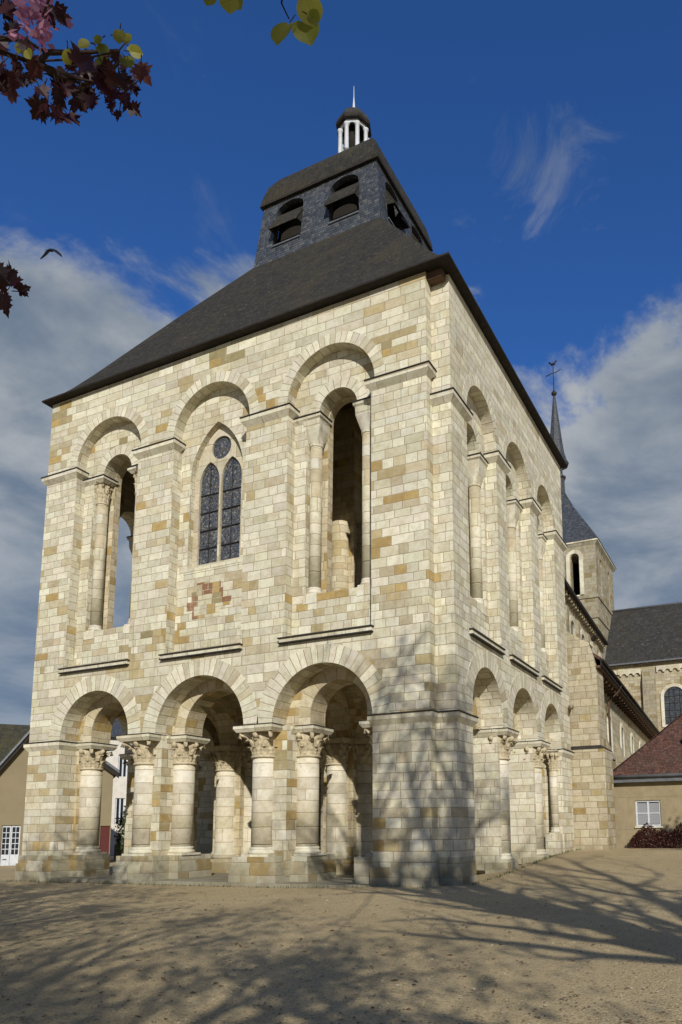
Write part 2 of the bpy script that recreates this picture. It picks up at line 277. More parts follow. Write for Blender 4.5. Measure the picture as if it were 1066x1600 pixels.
# ------------------------------------------------------------ mesh helpers
class MB:
    def __init__(s): s.v = []; s.f = []; s.uv = []; s.sm = []
    def add(s, vs, fs, uvs=None, smooth=False):
        b = len(s.v); s.v += [tuple(p) for p in vs]
        for i, f in enumerate(fs):
            s.f.append([b+k for k in f]); s.uv.append(uvs[i] if uvs else None); s.sm.append(smooth)
        return s
    def box(s, a, b):
        x0, y0, z0 = a; x1, y1, z1 = b
        return s.add([(x0,y0,z0),(x1,y0,z0),(x1,y1,z0),(x0,y1,z0),(x0,y0,z1),(x1,y0,z1),(x1,y1,z1),(x0,y1,z1)],
              [(0,3,2,1),(4,5,6,7),(0,1,5,4),(1,2,6,5),(2,3,7,6),(3,0,4,7)])
    def frus(s, r0, z0, r1, z1):   # rectangles (x0,y0,x1,y1)
        p = lambda r, z: [(r[0],r[1],z),(r[2],r[1],z),(r[2],r[3],z),(r[0],r[3],z)]
        return s.add(p(r0,z0)+p(r1,z1), [(0,3,2,1),(4,5,6,7),(0,1,5,4),(1,2,6,5),(2,3,7,6),(3,0,4,7)])
    def prism(s, poly, w0, w1, fr, holes=()):
        """2-D outline (u, v) with holes, extruded from depth w0 to w1 through the frame fr(u, w, v)"""
        loops = [list(poly)] + [list(h) for h in holes]
        flat = [p for l in loops for p in l]; n = len(flat)
        tri = tessellate_polygon([[Vector((p[0], p[1], 0)) for p in l] for l in loops])
        vs = [fr(p[0], w0, p[1]) for p in flat] + [fr(p[0], w1, p[1]) for p in flat]
        fs = []; uvs = []
        for t in tri:
            fs.append(list(t)); uvs.append(None); fs.append([n+t[2], n+t[1], n+t[0]]); uvs.append(None)
        b = 0
        for l in loops:
            k = len(l); acc = 0
            for i in range(k):
                j = (i+1) % k; L = math.hypot(l[j][0]-l[i][0], l[j][1]-l[i][1])
                fs.append([b+i, b+j, n+b+j, n+b+i])
                if abs(l[i][0]-l[j][0]) < 1e-5 or abs(l[i][1]-l[j][1]) < 1e-5: uvs.append(None)
                else: uvs.append([(w0, acc), (w0, acc+L), (w1, acc+L), (w1, acc)])
                acc += L
            b += k
        return s.add(vs, fs, uvs)
    def lathe(s, prof, c, seg=24, a0=0, a1=2*PI, smooth=True, sides=None):
        cx, cy = c; full = abs(a1-a0-2*PI) < 1e-6; n = seg if full else seg+1
        vs = []
        for r, z in prof:
            for i in range(n):
                a = a0+(a1-a0)*i/seg; vs.append((cx+r*math.cos(a), cy+r*math.sin(a), z))
        fs = []; uvs = []; rm = max(r for r, z in prof); acc = prof[0][1]
        for k in range(len(prof)-1):
            L = math.hypot(prof[k+1][0]-prof[k][0], prof[k+1][1]-prof[k][1])
            for i in range(seg):
                j = (i+1) % n; fs.append([k*n+i, k*n+j, (k+1)*n+j, (k+1)*n+i])
                p, q = (a1-a0)*i/seg*rm, (a1-a0)*(i+1)/seg*rm
                z0, z1 = prof[k][1], prof[k+1][1]
                if abs(z1-z0) < L*.5: z1 = z0+L
                uvs.append([(p, z0), (q, z0), (q, z1), (p, z1)])
        if full:
            if prof[0][0] > 1e-4: fs.append(list(range(n))[::-1]); uvs.append(None)
            if prof[-1][0] > 1e-4: fs.append([(len(prof)-1)*n+i for i in range(n)]); uvs.append(None)
        return s.add(vs, fs, uvs, smooth)
    def tube(s, pts, rad, seg=6):
        n = len(pts); vs = []; fs = []; uvs = []
        for i, p in enumerate(pts):
            p = Vector(p); t = (Vector(pts[min(i+1, n-1)])-Vector(pts[max(i-1, 0)])).normalized()
            a = t.orthogonal().normalized(); b = t.cross(a); r = rad[i] if isinstance(rad, (list, tuple)) else rad
            for k in range(seg): an = 2*PI*k/seg; vs.append(p+a*(r*math.cos(an))+b*(r*math.sin(an)))
        for i in range(n-1):
            for k in range(seg):
                j = (k+1) % seg; fs.append([i*seg+k, i*seg+j, (i+1)*seg+j, (i+1)*seg+k]); uvs.append(None)
        fs.append(list(range(seg))[::-1]); fs.append([(n-1)*seg+k for k in range(seg)]); uvs += [None, None]
        return s.add(vs, fs, uvs, True)
    xf = None
    def build(s, name, mat, parent=None, recalc=True):
        if MB.xf: s.v = [MB.xf(p) for p in s.v]
        me = bpy.data.meshes.new(name); bm = bmesh.new()
        bv = [bm.verts.new(p) for p in s.v]; keep = []
        for i, f in enumerate(s.f):
            try: fc = bm.faces.new([bv[k] for k in f]); fc.index = len(keep); keep.append(i); fc.smooth = s.sm[i]
            except ValueError: pass
        ul = bm.loops.layers.uv.new('UVMap')
        for fc, i in zip(bm.faces, keep):
            if s.uv[i]:
                for lp, q in zip(fc.loops, s.uv[i]): lp[ul].uv = q
        bm.faces.ensure_lookup_table()
        auto = [s.uv[i] is None for i in keep]
        lay = bm.faces.layers.int.new('auto')
        for fc, a in zip(bm.faces, auto): fc[lay] = 1 if a else 0
        if recalc: bmesh.ops.recalc_face_normals(bm, faces=bm.faces)
        for fc in bm.faces:
            if fc[lay]:
                fc.normal_update(); n = fc.normal
                if abs(n.z) > .97 or n.length < .5:
                    for lp in fc.loops: lp[ul].uv = (lp.vert.co.x, lp.vert.co.y)
                else:
                    t = Vector((0, 0, 1)).cross(n).normalized(); b = n.cross(t)
                    for lp in fc.loops: lp[ul].uv = (lp.vert.co.dot(t), lp.vert.co.dot(b))
        bm.faces.layers.int.remove(lay)
        bm.to_mesh(me); bm.free()
        o = bpy.data.objects.new(name, me); COL.objects.link(o); me.materials.append(MS[mat] if isinstance(mat, str) else mat)
        if parent: o.parent = parent; o.matrix_parent_inverse = parent.matrix_basis.inverted()
        return o
def thing(name, label, cat, loc=(0, 0, 0), group=None):
    o = bpy.data.objects.new(name, None); COL.objects.link(o); o.location = loc; o.empty_display_size = .3
    return tag(o, label, cat, group)
def tag(o, label, cat, group=None):
    o['label'] = label; o['category'] = cat
    if group: o['group'] = group
    return o
def arc(c, r, z, n=28, a0=PI, a1=0):
    return [(c+r*math.cos(a0+(a1-a0)*i/n), z+r*math.sin(a0+(a1-a0)*i/n)) for i in range(n+1)]

# ------------------------------------------------------------ ground
def sst(x, a, b): t = max(0, min(1, (x-a)/(b-a))); return t*t*(3-2*t)
def gz(x, y):
    z = .12*sst(x, -6, 0) + .55*sst(y, -1, 13)*sst(x, -.8, .9) - .75*sst(-x, 17, 42)
    return z - .10*sst(-y, 6, 16)
def axis(lo, hi, near0, near1, st):
    a = []; x = near0
    while x <= near1: a.append(x); x += st
    k = st; x = near1
    while x < hi: k *= 1.35; x += k; a.append(min(x, hi))
    k = st; x = near0
    while x > lo: k *= 1.35; x -= k; a.insert(0, max(x, lo))
    return a
gx = axis(-900, 900, -20, 14, .5); gy = axis(-300, 1200, -20, 20, .5)
mb = MB(); rr = random.Random(3)
mb.add([(x, y, gz(x, y)+rr.uniform(-.008, .008)) for y in gy for x in gx],
       [(j*len(gx)+i, j*len(gx)+i+1, (j+1)*len(gx)+i+1, (j+1)*len(gx)+i) for j in range(len(gy)-1) for i in range(len(gx)-1)], smooth=True)
o = mb.build('ground', 'gravel'); o['kind'] = 'structure'

# ------------------------------------------------------------ porch tower
def settle(p):   # the old walls lean in a little and sag slightly towards the far corner
    x, y, z = p; k = min(max(0, z-5), 13.3); return (x*(1-.0008*k), y, z+x*.0125*min(max(0, z-6), 12.3)/12)
MB.xf = settle
tower = thing('porch_tower', 'tall square pale limestone porch tower with open round arches and dark hipped roof', 'tower', (-8, 6.8, 0))
FW = lambda u, w, v: (u, w, v)               # west face: u = x, depth = +y
FS = lambda u, w, v: (.6-w, u, v)            # south face: u = y, depth = -x
FN = lambda u, w, v: (-15.98+w, u, v)        # north face
ZS, ZT, ZL = 7.45, 18.22, 4.85
def P(mb, name, mat, parent=None): return mb.build(name, mat, parent or tower)
def ring(c, r, z, th, w, fr, stilt=0, mat='vous', a0=PI, a1=0, name='arch_ring'):
    """voussoirs, a few mm proud of the wall"""
    n = 30; r += .003; vs = []; fs = []; uvs = []
    pts = [(math.pi, -stilt)] if stilt > .05 else []
    seq = [(a0+(a1-a0)*i/n, 0) for i in range(n+1)]
    P2 = []
    if stilt > .05: P2.append(((c-r, z-stilt), (c-r-th, z-stilt)))
    for a, _ in seq: P2.append(((c+r*math.cos(a), z+r*math.sin(a)), (c+(r+th)*math.cos(a), z+(r+th)*math.sin(a))))
    if stilt > .05: P2.append(((c+r, z-stilt), (c+r+th, z-stilt)))
    acc = [0]
    for i in range(1, len(P2)): acc.append(acc[-1]+math.dist(P2[i-1][0], P2[i][0])*(1+th*.5/r if 0 else 1))
    for (p, q) in P2: vs += [fr(p[0], w, p[1]), fr(q[0], w, q[1]), fr(q[0], w+.07, q[1]), fr(p[0], w+.07, p[1])]
    for i in range(len(P2)-1):
        a, b = 4*i, 4*i+4
        for k, (m0, m1) in enumerate(((0, 1), (1, 2), (2, 3), (3, 0))):
            fs.append([a+m0, a+m1, b+m1, b+m0]); uvs.append([(0, acc[i]), (th, acc[i]), (th, acc[i+1]), (0, acc[i+1])])
    fs += [[0, 1, 2, 3], [len(vs)-4+k for k in (3, 2, 1, 0)]]; uvs += [None, None]
    return P(MB().add(vs, fs, uvs), name, mat)
def fbox(mb, fr, u0, u1, w0, w1, v0, v1):
    a = fr(u0, w0, v0); b = fr(u1, w1, v1)
    return mb.box(tuple(min(p, q) for p, q in zip(a, b)), tuple(max(p, q) for p, q in zip(a, b)))
def frust(mb, fr, u0, u1, w0, w1, p, v0, v1):
    """rect at v0 growing by p at v1"""
    a = fr(u0, w0, 0); b = fr(u1, w1, 0); r = [min(a[0], b[0]), min(a[1], b[1]), max(a[0], b[0]), max(a[1], b[1])]
    return mb.frus(r, v0, (r[0]-p, r[1]-p, r[2]+p, r[3]+p), v1)
def impost(fr, u0, u1, w0, w1, ztop, h=.30, p=.14, name='impost', flash=True):
    mb = MB(); frust(mb, fr, u0, u1, w0, w1, p, ztop-h, ztop-h*.45)
    fbox(mb, fr, u0-p-.004, u1+p+.004, w0-p-.004, w1+p+.004, ztop-h*.45, ztop)
    o = P(mb, name, 'trim')
    if flash:
        m2 = MB(); fbox(m2, fr, u0-p-.03, u1+p+.03, w0-p-.03, w1+p+.03, ztop, ztop+.035); m2.build('flashing', 'flash', o)
    return o
def capital(mb, cx, cy, z0, z1, r, top, carved=True, seed=0):
    H = z1-z0; rn = random.Random(seed)
    if not carved:   # cushion block: square above, round below
        n = 32; vs = []
        for k, t in enumerate((0, .12, .3, .55, 1)):
            for i in range(n):
                a = 2*PI*i/n; e = 1/max(abs(math.cos(a)), abs(math.sin(a))); q = min(1, t*1.6)
                rad = (r*1.04)*(1-q)+top*e*q; rad = min(rad, r*1.04+(top*e-r)*q)
                vs.append((cx+rad*math.cos(a), cy+rad*math.sin(a), z0+H*t))
        fs = [[k*n+i, k*n+(i+1) % n, (k+1)*n+(i+1) % n, (k+1)*n+i] for k in range(4) for i in range(n)]
        fs += [list(range(n))[::-1], [4*n+i for i in range(n)]]
        mb.add(vs, fs, None, False); mb.lathe([(r*1.0, z0-.05), (r*1.13, z0-.03), (r*1.13, z0+.01), (r, z0+.03)], (cx, cy), 24); return
    mb.lathe([(r*1.0, z0-.06), (r*1.14, z0-.04), (r*1.14, z0), (r*.98, z0+.03), (r*.98, z0+H*.35), (r*1.08, z0+H*.7), (r*1.3, z0+H*.98)], (cx, cy), 24)
    def leaf(a, zb, h, wd, out, curl):
        vs = []; fs = []; K = 6
        for k in range(K+1):
            t = k/K; zz = zb+h*(t if t < .8 else .8+(t-.8)*.2-(t-.8)**2*3*curl)
            rad = r*(1.02+.12*t)+out*t**2.2; ww = wd*(.55+.75*math.sin(PI*min(1, t*.85+.12)))*(1-.55*t**3)
            for s_ in (-1, -.5, 0, .5, 1):
                b = rad-(.035*abs(s_)*(1 if abs(s_) == 1 else -.2))+.02*(k % 2)*abs(s_)
                aa = a+s_*ww/r/2; vs.append((cx+b*math.cos(aa), cy+b*math.sin(aa), zz+rn.uniform(-.006, .006)))
        for k in range(K):
            for j in range(4): fs.append([k*5+j, k*5+j+1, k*5+j+6, k*5+j+5])
        # give the leaf a back so that it is solid
        n = len(vs); vs2 = [(cx+(x-cx)*.86, cy+(y-cy)*.86, z-.01) for x, y, z in vs]
        fs2 = [[n+i for i in reversed(f)] for f in fs]; rim = [i for i in range(5)]+[k*5+4 for k in range(1, K+1)]+[K*5+j for j in (3, 2, 1, 0)]+[k*5 for k in range(K-1, 0, -1)]
        fs3 = [[rim[i], rim[(i+1) % len(rim)], n+rim[(i+1) % len(rim)], n+rim[i]] for i in range(len(rim))]
        mb.add(vs+vs2, fs+fs2+fs3, None, False)
    k1 = (8, 7, 9)[seed % 3]
    for i in range(k1): leaf(2*PI*(i+.5)/k1, z0+.02, H*.48, r*.62, r*.26, .9)
    for i in range(8): leaf(2*PI*i/8, z0+H*.22, H*.62, r*.5, r*(.42 if i % 2 else .30), 1)
    for i in range(4):
        a = PI/4+i*PI/2; rr_ = top*1.22
        c0 = Vector((cx+r*1.1*math.cos(a), cy+r*1.1*math.sin(a), z0+H*.6)); c1 = Vector((cx+rr_*math.cos(a), cy+rr_*math.sin(a), z1-.05))
        mb.tube([c0, c0.lerp(c1, .5)+Vector((0, 0, .05)), c1, c1+Vector((.02*math.cos(a), .02*math.sin(a), -.11)), c1+Vector((-.06*math.cos(a), -.06*math.sin(a), -.13))], [.05, .055, .07, .06, .04], 6)
        mb.tube([(cx+r*1.15*math.cos(a-PI/4), cy+r*1.15*math.sin(a-PI/4), z1-.16), (cx+r*1.5*math.cos(a-PI/4), cy+r*1.5*math.sin(a-PI/4), z1-.03)], [.09, .07], 6)
def column(x, y, zb, zc, ztop, r, top, carved=True, base=True, seed=0, mat='drum', abh=.2, name='column', parent=None):
    """zb: foot, zc: underside of capital, ztop: top of abacus"""
    mb = MB(); mb.lathe([(r, zb+(.26 if base else 0)), (r*.985, zc-.02)], (x, y), 28)
    o = P(mb, name, mat, parent)
    if parent: return o
    if base:
        b = MB(); b.box((x-r*1.2, y-r*1.2, zb-.002), (x+r*1.2, y+r*1.2, zb+.07))
        b.lathe([(r*1.17, zb+.07), (r*1.22, zb+.11), (r*1.17, zb+.155), (r*1.06, zb+.175), (r*1.06, zb+.20), (r*1.11, zb+.225), (r*1.09, zb+.255), (r, zb+.28)], (x, y), 28)
        b.build('base', 'trim', o)
    c = MB(); capital(c, x, y, zc, ztop-abh, r, top-.05, carved, seed); c.build('capital', 'carve' if carved else 'trim', o)
    if abh > .01:
        a = MB(); a.frus((x-top+.07, y-top+.07, x+top-.07, y+top-.07), ztop-abh-.002, (x-top, y-top, x+top, y+top), ztop-abh*.5); a.box((x-top-.004, y-top-.004, x+top+.004, y+top+.004), (0, 0, 0)) if 0 else None
        a.box((x-top-.005, y-top-.005, ztop-abh*.5), (x+top+.005, y+top+.005, ztop))
        ab = a.build('abacus', 'trim', o)
        f = MB(); f.box((x-top-.03, y-top-.03, ztop), (x+top+.03, y+top+.03, ztop+.018)); f.build('flashing', 'flash', o)
    return o

WB = [(-14.42, -11.35), (-9.69, -6.57), (-4.91, -1.86)]
SB = [(1.67, 4.42), (5.45, 8.45), (9.45, 12.0)]
def face(fr, start, end, bays, lower, inner, zup, mat, window=None, kinds=('carved', 'win', 'plain'), zc=None, close=1.6, b0=None, b1=None, pier_mat='pier'):
    """one side of the tower: lower = [(centre, r, spring)], inner = [(core0, core1, r, spring)], bays = upper niches"""
    W_ = mat == 'west'
    # lower storey, outer order (0 - .75)
    pts = [(start, -.5), (start, ZS), (end, ZS), (end, -.5)]
    for k in range(2, -1, -1):
        c, r, z = lower[k]
        if k == 2: pts.append((c+r, -.5))
        pts += [(c+r, ZL)] if k < 2 or 1 else []
        if z > ZL+.02: pass
        pts += arc(c, r, z, 30, 0, PI)
        pts.append((c-r, ZL))
        if k == 0: pts.append((c-r, -.5))
    q = [pts[0]]
    for p in pts[1:]:
        if math.dist(p, q[-1]) > 1e-4: q.append(p)
    P(MB().prism(q, 0, .75, fr), 'wall', mat)
    # lower storey, inner order (.75 - 1.6)
    s1, e1 = (b0 if b0 is not None else start), (b1 if b1 is not None else end)
    pts = [(s1, -.5), (s1, ZS-.004), (e1, ZS-.004), (e1, -.5)]
    for k in range(2, -1, -1):
        a, b, r, z = inner[k]; c = (a+b)/2
        pts.append((b, -.5 if k == 2 else ZL)); pts.append((b, ZL)) if k == 2 else None
        pts += [(c+r, ZL)] + arc(c, r, z, 26, 0, PI) + [(c-r, ZL), (a, ZL)]
        if k == 0: pts.append((a, -.5))
    q = [pts[0]]
    for p in pts[1:]:
        if math.dist(p, q[-1]) > 1e-4: q.append(p)
    P(MB().prism(q, .752, close, fr), 'wall', 'inner')
    for k in range(3):
        c, r, z = lower[k]; ring(c, r, z, .56, -.012, fr, z-ZL)
        a, b, r, z = inner[k]; ring((a+b)/2, r, z, .42, .742, fr, z-ZL, 'vousin')
    # piers and columns of the lower storey
    for k in (0, 1):
        e0, e1_ = inner[k][1], inner[k+1][0]; cu = (lower[k][0]+lower[k][1]+lower[k+1][0]-lower[k+1][1])/2
        m = MB(); fbox(m, fr, e0, e1_, .32 if W_ else .20, 2.1, .3, ZL); P(m, 'pier', pier_mat)
        m = MB(); fbox(m, fr, cu-.86, cu+.86, -.14, .7, -.5, .58); fbox(m, fr, cu-.80, cu+.80, -.08, .7, .58, .885)
        if not W_: m = MB(); fbox(m, fr, cu-.58, cu+.58, -.06, .7, -.5, .552)
        if W_: fbox(m, fr, e0-.62, e1_+.62, .58, 2.2, -.5, .60)
        if W_: fbox(m, fr, e0-.56, e1_+.56, .64, 2.2, .60, .88)
        P(m, 'plinth', 'plinth')
        x, y, _ = fr(cu-(.12 if W_ and k == 0 else 0), .46 if W_ else .42, 0); column(x, y, .885 if W_ else .55, 3.92, ZL-.001, .41 if W_ else .40, .72 if W_ else .60, seed=k+1)
        m = MB(); w_ = .5 if W_ else .22; frust(m, fr, e0-.02, e1_+.02, w_, 2.12, .06, ZL-.24, ZL-.1); fbox(m, fr, e0-.09, e1_+.09, w_, 2.18, ZL-.1, ZL-.004); P(m, 'impost', 'trim')
    for k in range(3 if W_ else 0):
        for sg, e in ((1, inner[k][0]), (-1, inner[k][1])):
            x, y, _ = fr(e+sg*.16, 1.2, 0); column(x, y, .88, 3.95, ZL-.006, .37, .58, seed=10+k+sg)
    # end piers: imposts and plinths
    m = MB(); pj = .0 if W_ else -.10; fbox(m, fr, start-.12-pj, lower[0][0]-lower[0][1]+.10+pj, -.12-pj, .7, -.5, .60); fbox(m, fr, start-.07-pj*.6, lower[0][0]-lower[0][1]+.05+pj*.6, -.07-pj*.6, .7, .60, .88)
    fbox(m, fr, lower[0][0]-lower[0][1]-.2, inner[0][0]+(.72 if W_ else .05), .6, 1.7, -.5, .879); P(m, 'plinth', 'plinth')
    m = MB(); fbox(m, fr, inner[2][1]-(.72 if W_ else .05), lower[2][0]+lower[2][1]+.2, .3, 1.7, -.5, .879)
    if mat == 'west': fbox(m, fr, lower[2][0]+lower[2][1]-.06, end+.05, -.045, .35, -.5, .62)
    P(m, 'plinth', 'plinth')
    i0, i1 = lower[0][0]-lower[0][1], lower[2][0]+lower[2][1]
    impost(fr, start, i0, 0, .70, ZL, .28, .11); impost(fr, i1, end, 0, .70 if mat != 'west' else .38, ZL, .28, .11)
    if mat == 'west': impost(fr, i1, end-.4, .3, .70, ZL-.003, .27, .10)
    impost(fr, i0, inner[0][0]+.02, .8, 1.5, ZL-.01, .25, .08, flash=False); impost(fr, inner[2][1]-.02, i1, .8, 1.5, ZL-.01, .25, .08, flash=False)
    # upper storey, front skin with tall niches
    pts = [(start, ZS), (start, ZT), (end, ZT), (end, ZS)]
    for k in (2, 1, 0):
        a, b = bays[k]; c, r = (a+b)/2+(.04 if W_ else 0), (b-a)/2+(.08 if W_ else 0); z = zup + (1.53-r if not W_ else .10)
        pts += [(b, zup-.05), (c+r, zup-.05)] if W_ else []
        pts = pts[:-2] + [(b, ZS)] + pts[-2:] + arc(c, r, z, 30, 0, PI) + [(c-r, zup-.05), (a, zup-.05), (a, ZS)] if W_ else pts + [(b, ZS)] + arc(c, r, z, 30, 0, PI) + [(a, ZS)]
    P(MB().prism(pts, 0, .40, fr), 'wall', mat)
    for k in range(3):
        a, b = bays[k]; c, r = (a+b)/2+(.04 if W_ else 0), (b-a)/2+(.08 if W_ else 0); z = zup + (1.53-r if not W_ else .10)
        ring(c, r, z, .37 if W_ else .34, -.010, fr, z-zup)
        # sill bar
        m = MB(); fbox(m, fr, a-.12, b+.06, -.10, .3, ZS-.10, ZS+.02); o = P(m, 'sill', 'trim')
        m = MB(); fbox(m, fr, a-.16, b+.10, -.14, .3, ZS+.02, ZS+.055); fbox(m, fr, a-.14, b+.08, -.125, .2, ZS-.135, ZS-.10); m.build('flashing', 'flash', o)  # lead cap on top; the lower dark strip paints the shadow under the ledge
    edges = [start]+[x for b_ in bays for x in b_]+[end]
    for k in range(4):
        a, b = edges[2*k], edges[2*k+1]
        lo = a+.02 if k else a; hi = b-.02 if k < 3 else b
        impost(fr, a, b, 0, .24 if W_ or k else .62, zup, .30, .14)
    # upper storey, niche back with the window openings
    zi = zup-.28
    h1 = []; h2 = []
    for k in range(3):
        a, b = bays[k]; c = (a+b)/2
        if kinds[k] == 'win':
            hp = pointed(c, 1.13, 10.55, 13.75); h1.append(hp); h2.append(pointed(c, .95, 10.75, 13.75)); continue
        c += .10 if W_ else 0; rr_ = .70; hw = 1.17
        h1.append([(c-hw, 8.9), (c-hw, zi)] + [(c-rr_, zi)] + arc(c, rr_, zi+.02, 20) + [(c+rr_, zi), (c+hw, zi), (c+hw, 8.9)])
        h2.append([(c-rr_, 8.901)] + arc(c, rr_-.03, zi+.02, 20) + [(c+rr_, 8.901)])
        ring(c, rr_, zi+.02, .36, .392, fr, 0)
        for sg in (-1, 1):
            x, y, _ = fr(c+sg*.965, .66, 0); column(x, y, 8.9, zi-.95, zi-.004, .20, .29 if kinds[k] == 'carved' else .37, kinds[k] == 'carved', seed=30+k+sg, abh=.001)
            u0_, u1_ = sorted((c+sg*.60, (a+b)/2+sg*(b-a)/2)); impost(fr, u0_+.10*(sg > 0), u1_-.10*(sg < 0), .40, .85, zi, .20, .10, flash=True)
            m = MB(); fbox(m, fr, c+sg*.965-.25, c+sg*.965+.25, .385, .8, 8.62, 8.905); P(m, 'plinth', 'trim')
    P(MB().prism([(s1, ZS), (s1, ZT-.004), (e1, ZT-.004), (e1, ZS)], .40, .92, fr, h1), 'wall', mat)
    P(MB().prism([(s1, ZS-.003), (s1, ZT-.006), (e1, ZT-.006), (e1, ZS-.003)], .922, 1.2, fr, h2), 'wall', 'inner')
def pointed(c, h, zb, zs, n=14):
    """equilateral pointed arch outline"""
    R_ = 2*h; a = []
    for i in range(n+1):
        t = i/n*R(60); a.append((c+h-R_*math.cos(t), zs+R_*math.sin(t)))
    b = [(2*c-x, z) for x, z in reversed(a[:-1])]
    return [(c-h, zb)] + a + b + [(c+h, zb)]

face(FW, -16, 0, WB, [(-12.79, 1.62, 4.93), (-8.16, 1.80, ZL), (-3.55, 1.74, ZL)],
     [(-14.30, -11.05, 1.05, 5.2), (-9.95, -6.2, 1.32, 5.0), (-4.95, -1.86, 1.0, 5.2)], 15.15, 'west', b0=-15.9, b1=.2)
SL = [((a+b)/2, (b-a)/2-.01, 6.6-(b-a)/2+.01) for a, b in SB]
SI = [(1.69, 4.41, 1.02, 5.2), (5.46, 8.44, 1.15, 5.1), (9.46, 11.98, .92, 5.3)]
face(FS, .4, 13.7, SB, SL, SI, 14.37, 'south', kinds=('plain', 'plain', 'plain'), b0=1.0, b1=13.6, pier_mat='south')
face(FN, .41, 13.68, SB, SL, SI, 14.37, 'south', kinds=('plain', 'plain', 'plain'), b0=1.0, b1=13.6)
m = MB(); m.box((-15.95, 12.1, -.5), (.18, 13.69, 18.05)); P(m, 'wall', 'inner')

# stained window of the middle bay
c = (WB[1][0]+WB[1][1])/2
win = P(MB().prism(pointed(c, 1.128, 10.56, 13.75), .62, .80, FW, [
    [(c-.905, 10.72)] + [(x, z) for x, z in pointed(c-.475, .43, 10.72, 13.68)[1:-1]] + [(c-.045, 10.72)],
    [(c+.045, 10.72)] + [(x, z) for x, z in pointed(c+.475, .43, 10.72, 13.68)[1:-1]] + [(c+.905, 10.72)],
    [(c+.42*math.cos(2*PI*i/28), 14.86+.42*math.sin(2*PI*i/28)) for i in range(28)]]), 'window', 'tracery')
MB().prism(pointed(c-.475, .47, 10.70, 13.70), .70, .72, FW).build('pane', 'stained', win)
MB().prism(pointed(c+.475, .47, 10.70, 13.70), .70, .72, FW).build('pane', 'stained', win)
MB().prism([(c+.45*math.cos(2*PI*i/28), 14.86+.45*math.sin(2*PI*i/28)) for i in range(28)], .69, .71, FW).build('pane', 'stained', win)
for sg in (-1, 1):
    m = MB(); x = c+sg*.475
    for z in (11.3, 11.95, 12.6, 13.25): m.box((x-.40, .655, z-.012), (x+.40, .68, z+.012))
    m.box((x-.01, .66, 10.72), (x+.01, .683, 14.35)); m.build('saddle_bars', 'flash', win)
m = MB(); m.add([(c-1.27, .385, 10.36), (c+1.27, .385, 10.36), (c+1.22, .66, 10.66), (c-1.22, .66, 10.66), (c-1.27, .66, 10.36), (c+1.27, .66, 10.36)],
    [(0, 1, 2, 3), (0, 4, 5, 1), (0, 3, 4), (1, 5, 2), (3, 2, 5, 4)]); m.build('sloping_sill', 'trim', win)

# interior: piers, ribs, vault, upper floor
IX, IY = (-10.5, -5.57), (4.93, 8.95)
for ix in IX:
    for iy in IY:
        m = MB(); m.box((ix-.62, iy-.62, .1), (ix+.62, iy+.62, ZL)); m.box((ix-1.2, iy-1.2, .1), (ix+1.2, iy+1.2, .62)); p = P(m, 'inner_pier', 'inner')
        for a in range(4):
            x, y = ix+.66*math.cos(a*PI/2), iy+.66*math.sin(a*PI/2)
            s_ = MB(); s_.lathe([(.47, .62), (.47, .74), (.42, .82), (.38, .88), (.38, 3.95)], (x, y), 20); s_.build('column', 'drum', p)
            k = MB(); capital(k, x, y, 3.95, ZL-.2, .38, .52, True, a); k.box((x-.56, y-.56, ZL-.2), (x+.56, y+.56, ZL-.01)); k.build('capital', 'carve', p)
        m = MB(); m.box((ix-.55, iy-.55, 7.4), (ix+.55, iy+.55, 17.9)); m.lathe([(.35, 7.5), (.35, 13)], (ix, iy-.6), 20); m.lathe([(.35, 7.5), (.35, 13)], (ix+.6, iy), 20); P(m, 'upper_pier', 'inner')
def bandwall(spans, lo, hi, w0, w1, fr, top):
    pts = [(lo, ZL+.01), (lo, top), (hi, top), (hi, ZL+.01)]
    for a, b in reversed(spans):
        r = (b-a)/2; pts += [(b, ZL+.01)] + [((a+b)/2+r*math.cos(t*PI/24), ZL+.01+1.55*math.sin(t*PI/24)) for t in range(1, 24)] + [(a, ZL+.01)]
    P(MB().prism(pts, w0, w1, fr), 'vault_rib', 'inner')
for ix in IX: bandwall([(1.75, 4.35), (5.5, 8.4), (9.5, 12.0)], 1.5, 12.2, ix-.42, ix+.42, lambda u, w_, v: (w_, u, v), 7.30)
for iy in IY: bandwall([(-14.2, -11.1), (-9.9, -6.2), (-5.0, -1.2)], -14.5, -.9, iy-.41, iy+.41, FW, 7.29)
XS = [(-14.4, -10.9), (-10.1, -5.97), (-5.15, -1.0)]; YS = [(1.6, 4.53), (5.33, 8.55), (9.35, 12.12)]
for x0, x1 in XS:
    for y0, y1 in YS:
        n = 16; vs = []
        for j in range(n+1):
            for i in range(n+1):
                a, b = -1+2*i/n, -1+2*j/n
                vs.append((x0+(x1-x0)*i/n, y0+(y1-y0)*j/n, ZL+.25+1.75*max(math.sqrt(max(0, 1-a*a)), math.sqrt(max(0, 1-b*b)))))
        P(MB().add(vs, [(j*(n+1)+i, j*(n+1)+i+1, (j+1)*(n+1)+i+1, (j+1)*(n+1)+i) for j in range(n) for i in range(n)]), 'vault', 'inner')
m = MB(); m.box((-14.5, 1.5, 7.12), (-.9, 12.2, 7.44)); P(m, 'upper_floor', 'inner')
m = MB(); m.box((-14.5, 1.5, 17.6), (-.9, 12.2, 17.8)); P(m, 'ceiling', 'wood')
m = MB(); m.box((-9.6, 12.0, .2), (-6.6, 12.13, 3.6)); P(m, 'door', 'dark')
m = MB(); m.box((-14.4, -.22, -.4), (-1.8, 12.3, .13));  P(m, 'paving_step', 'floor')

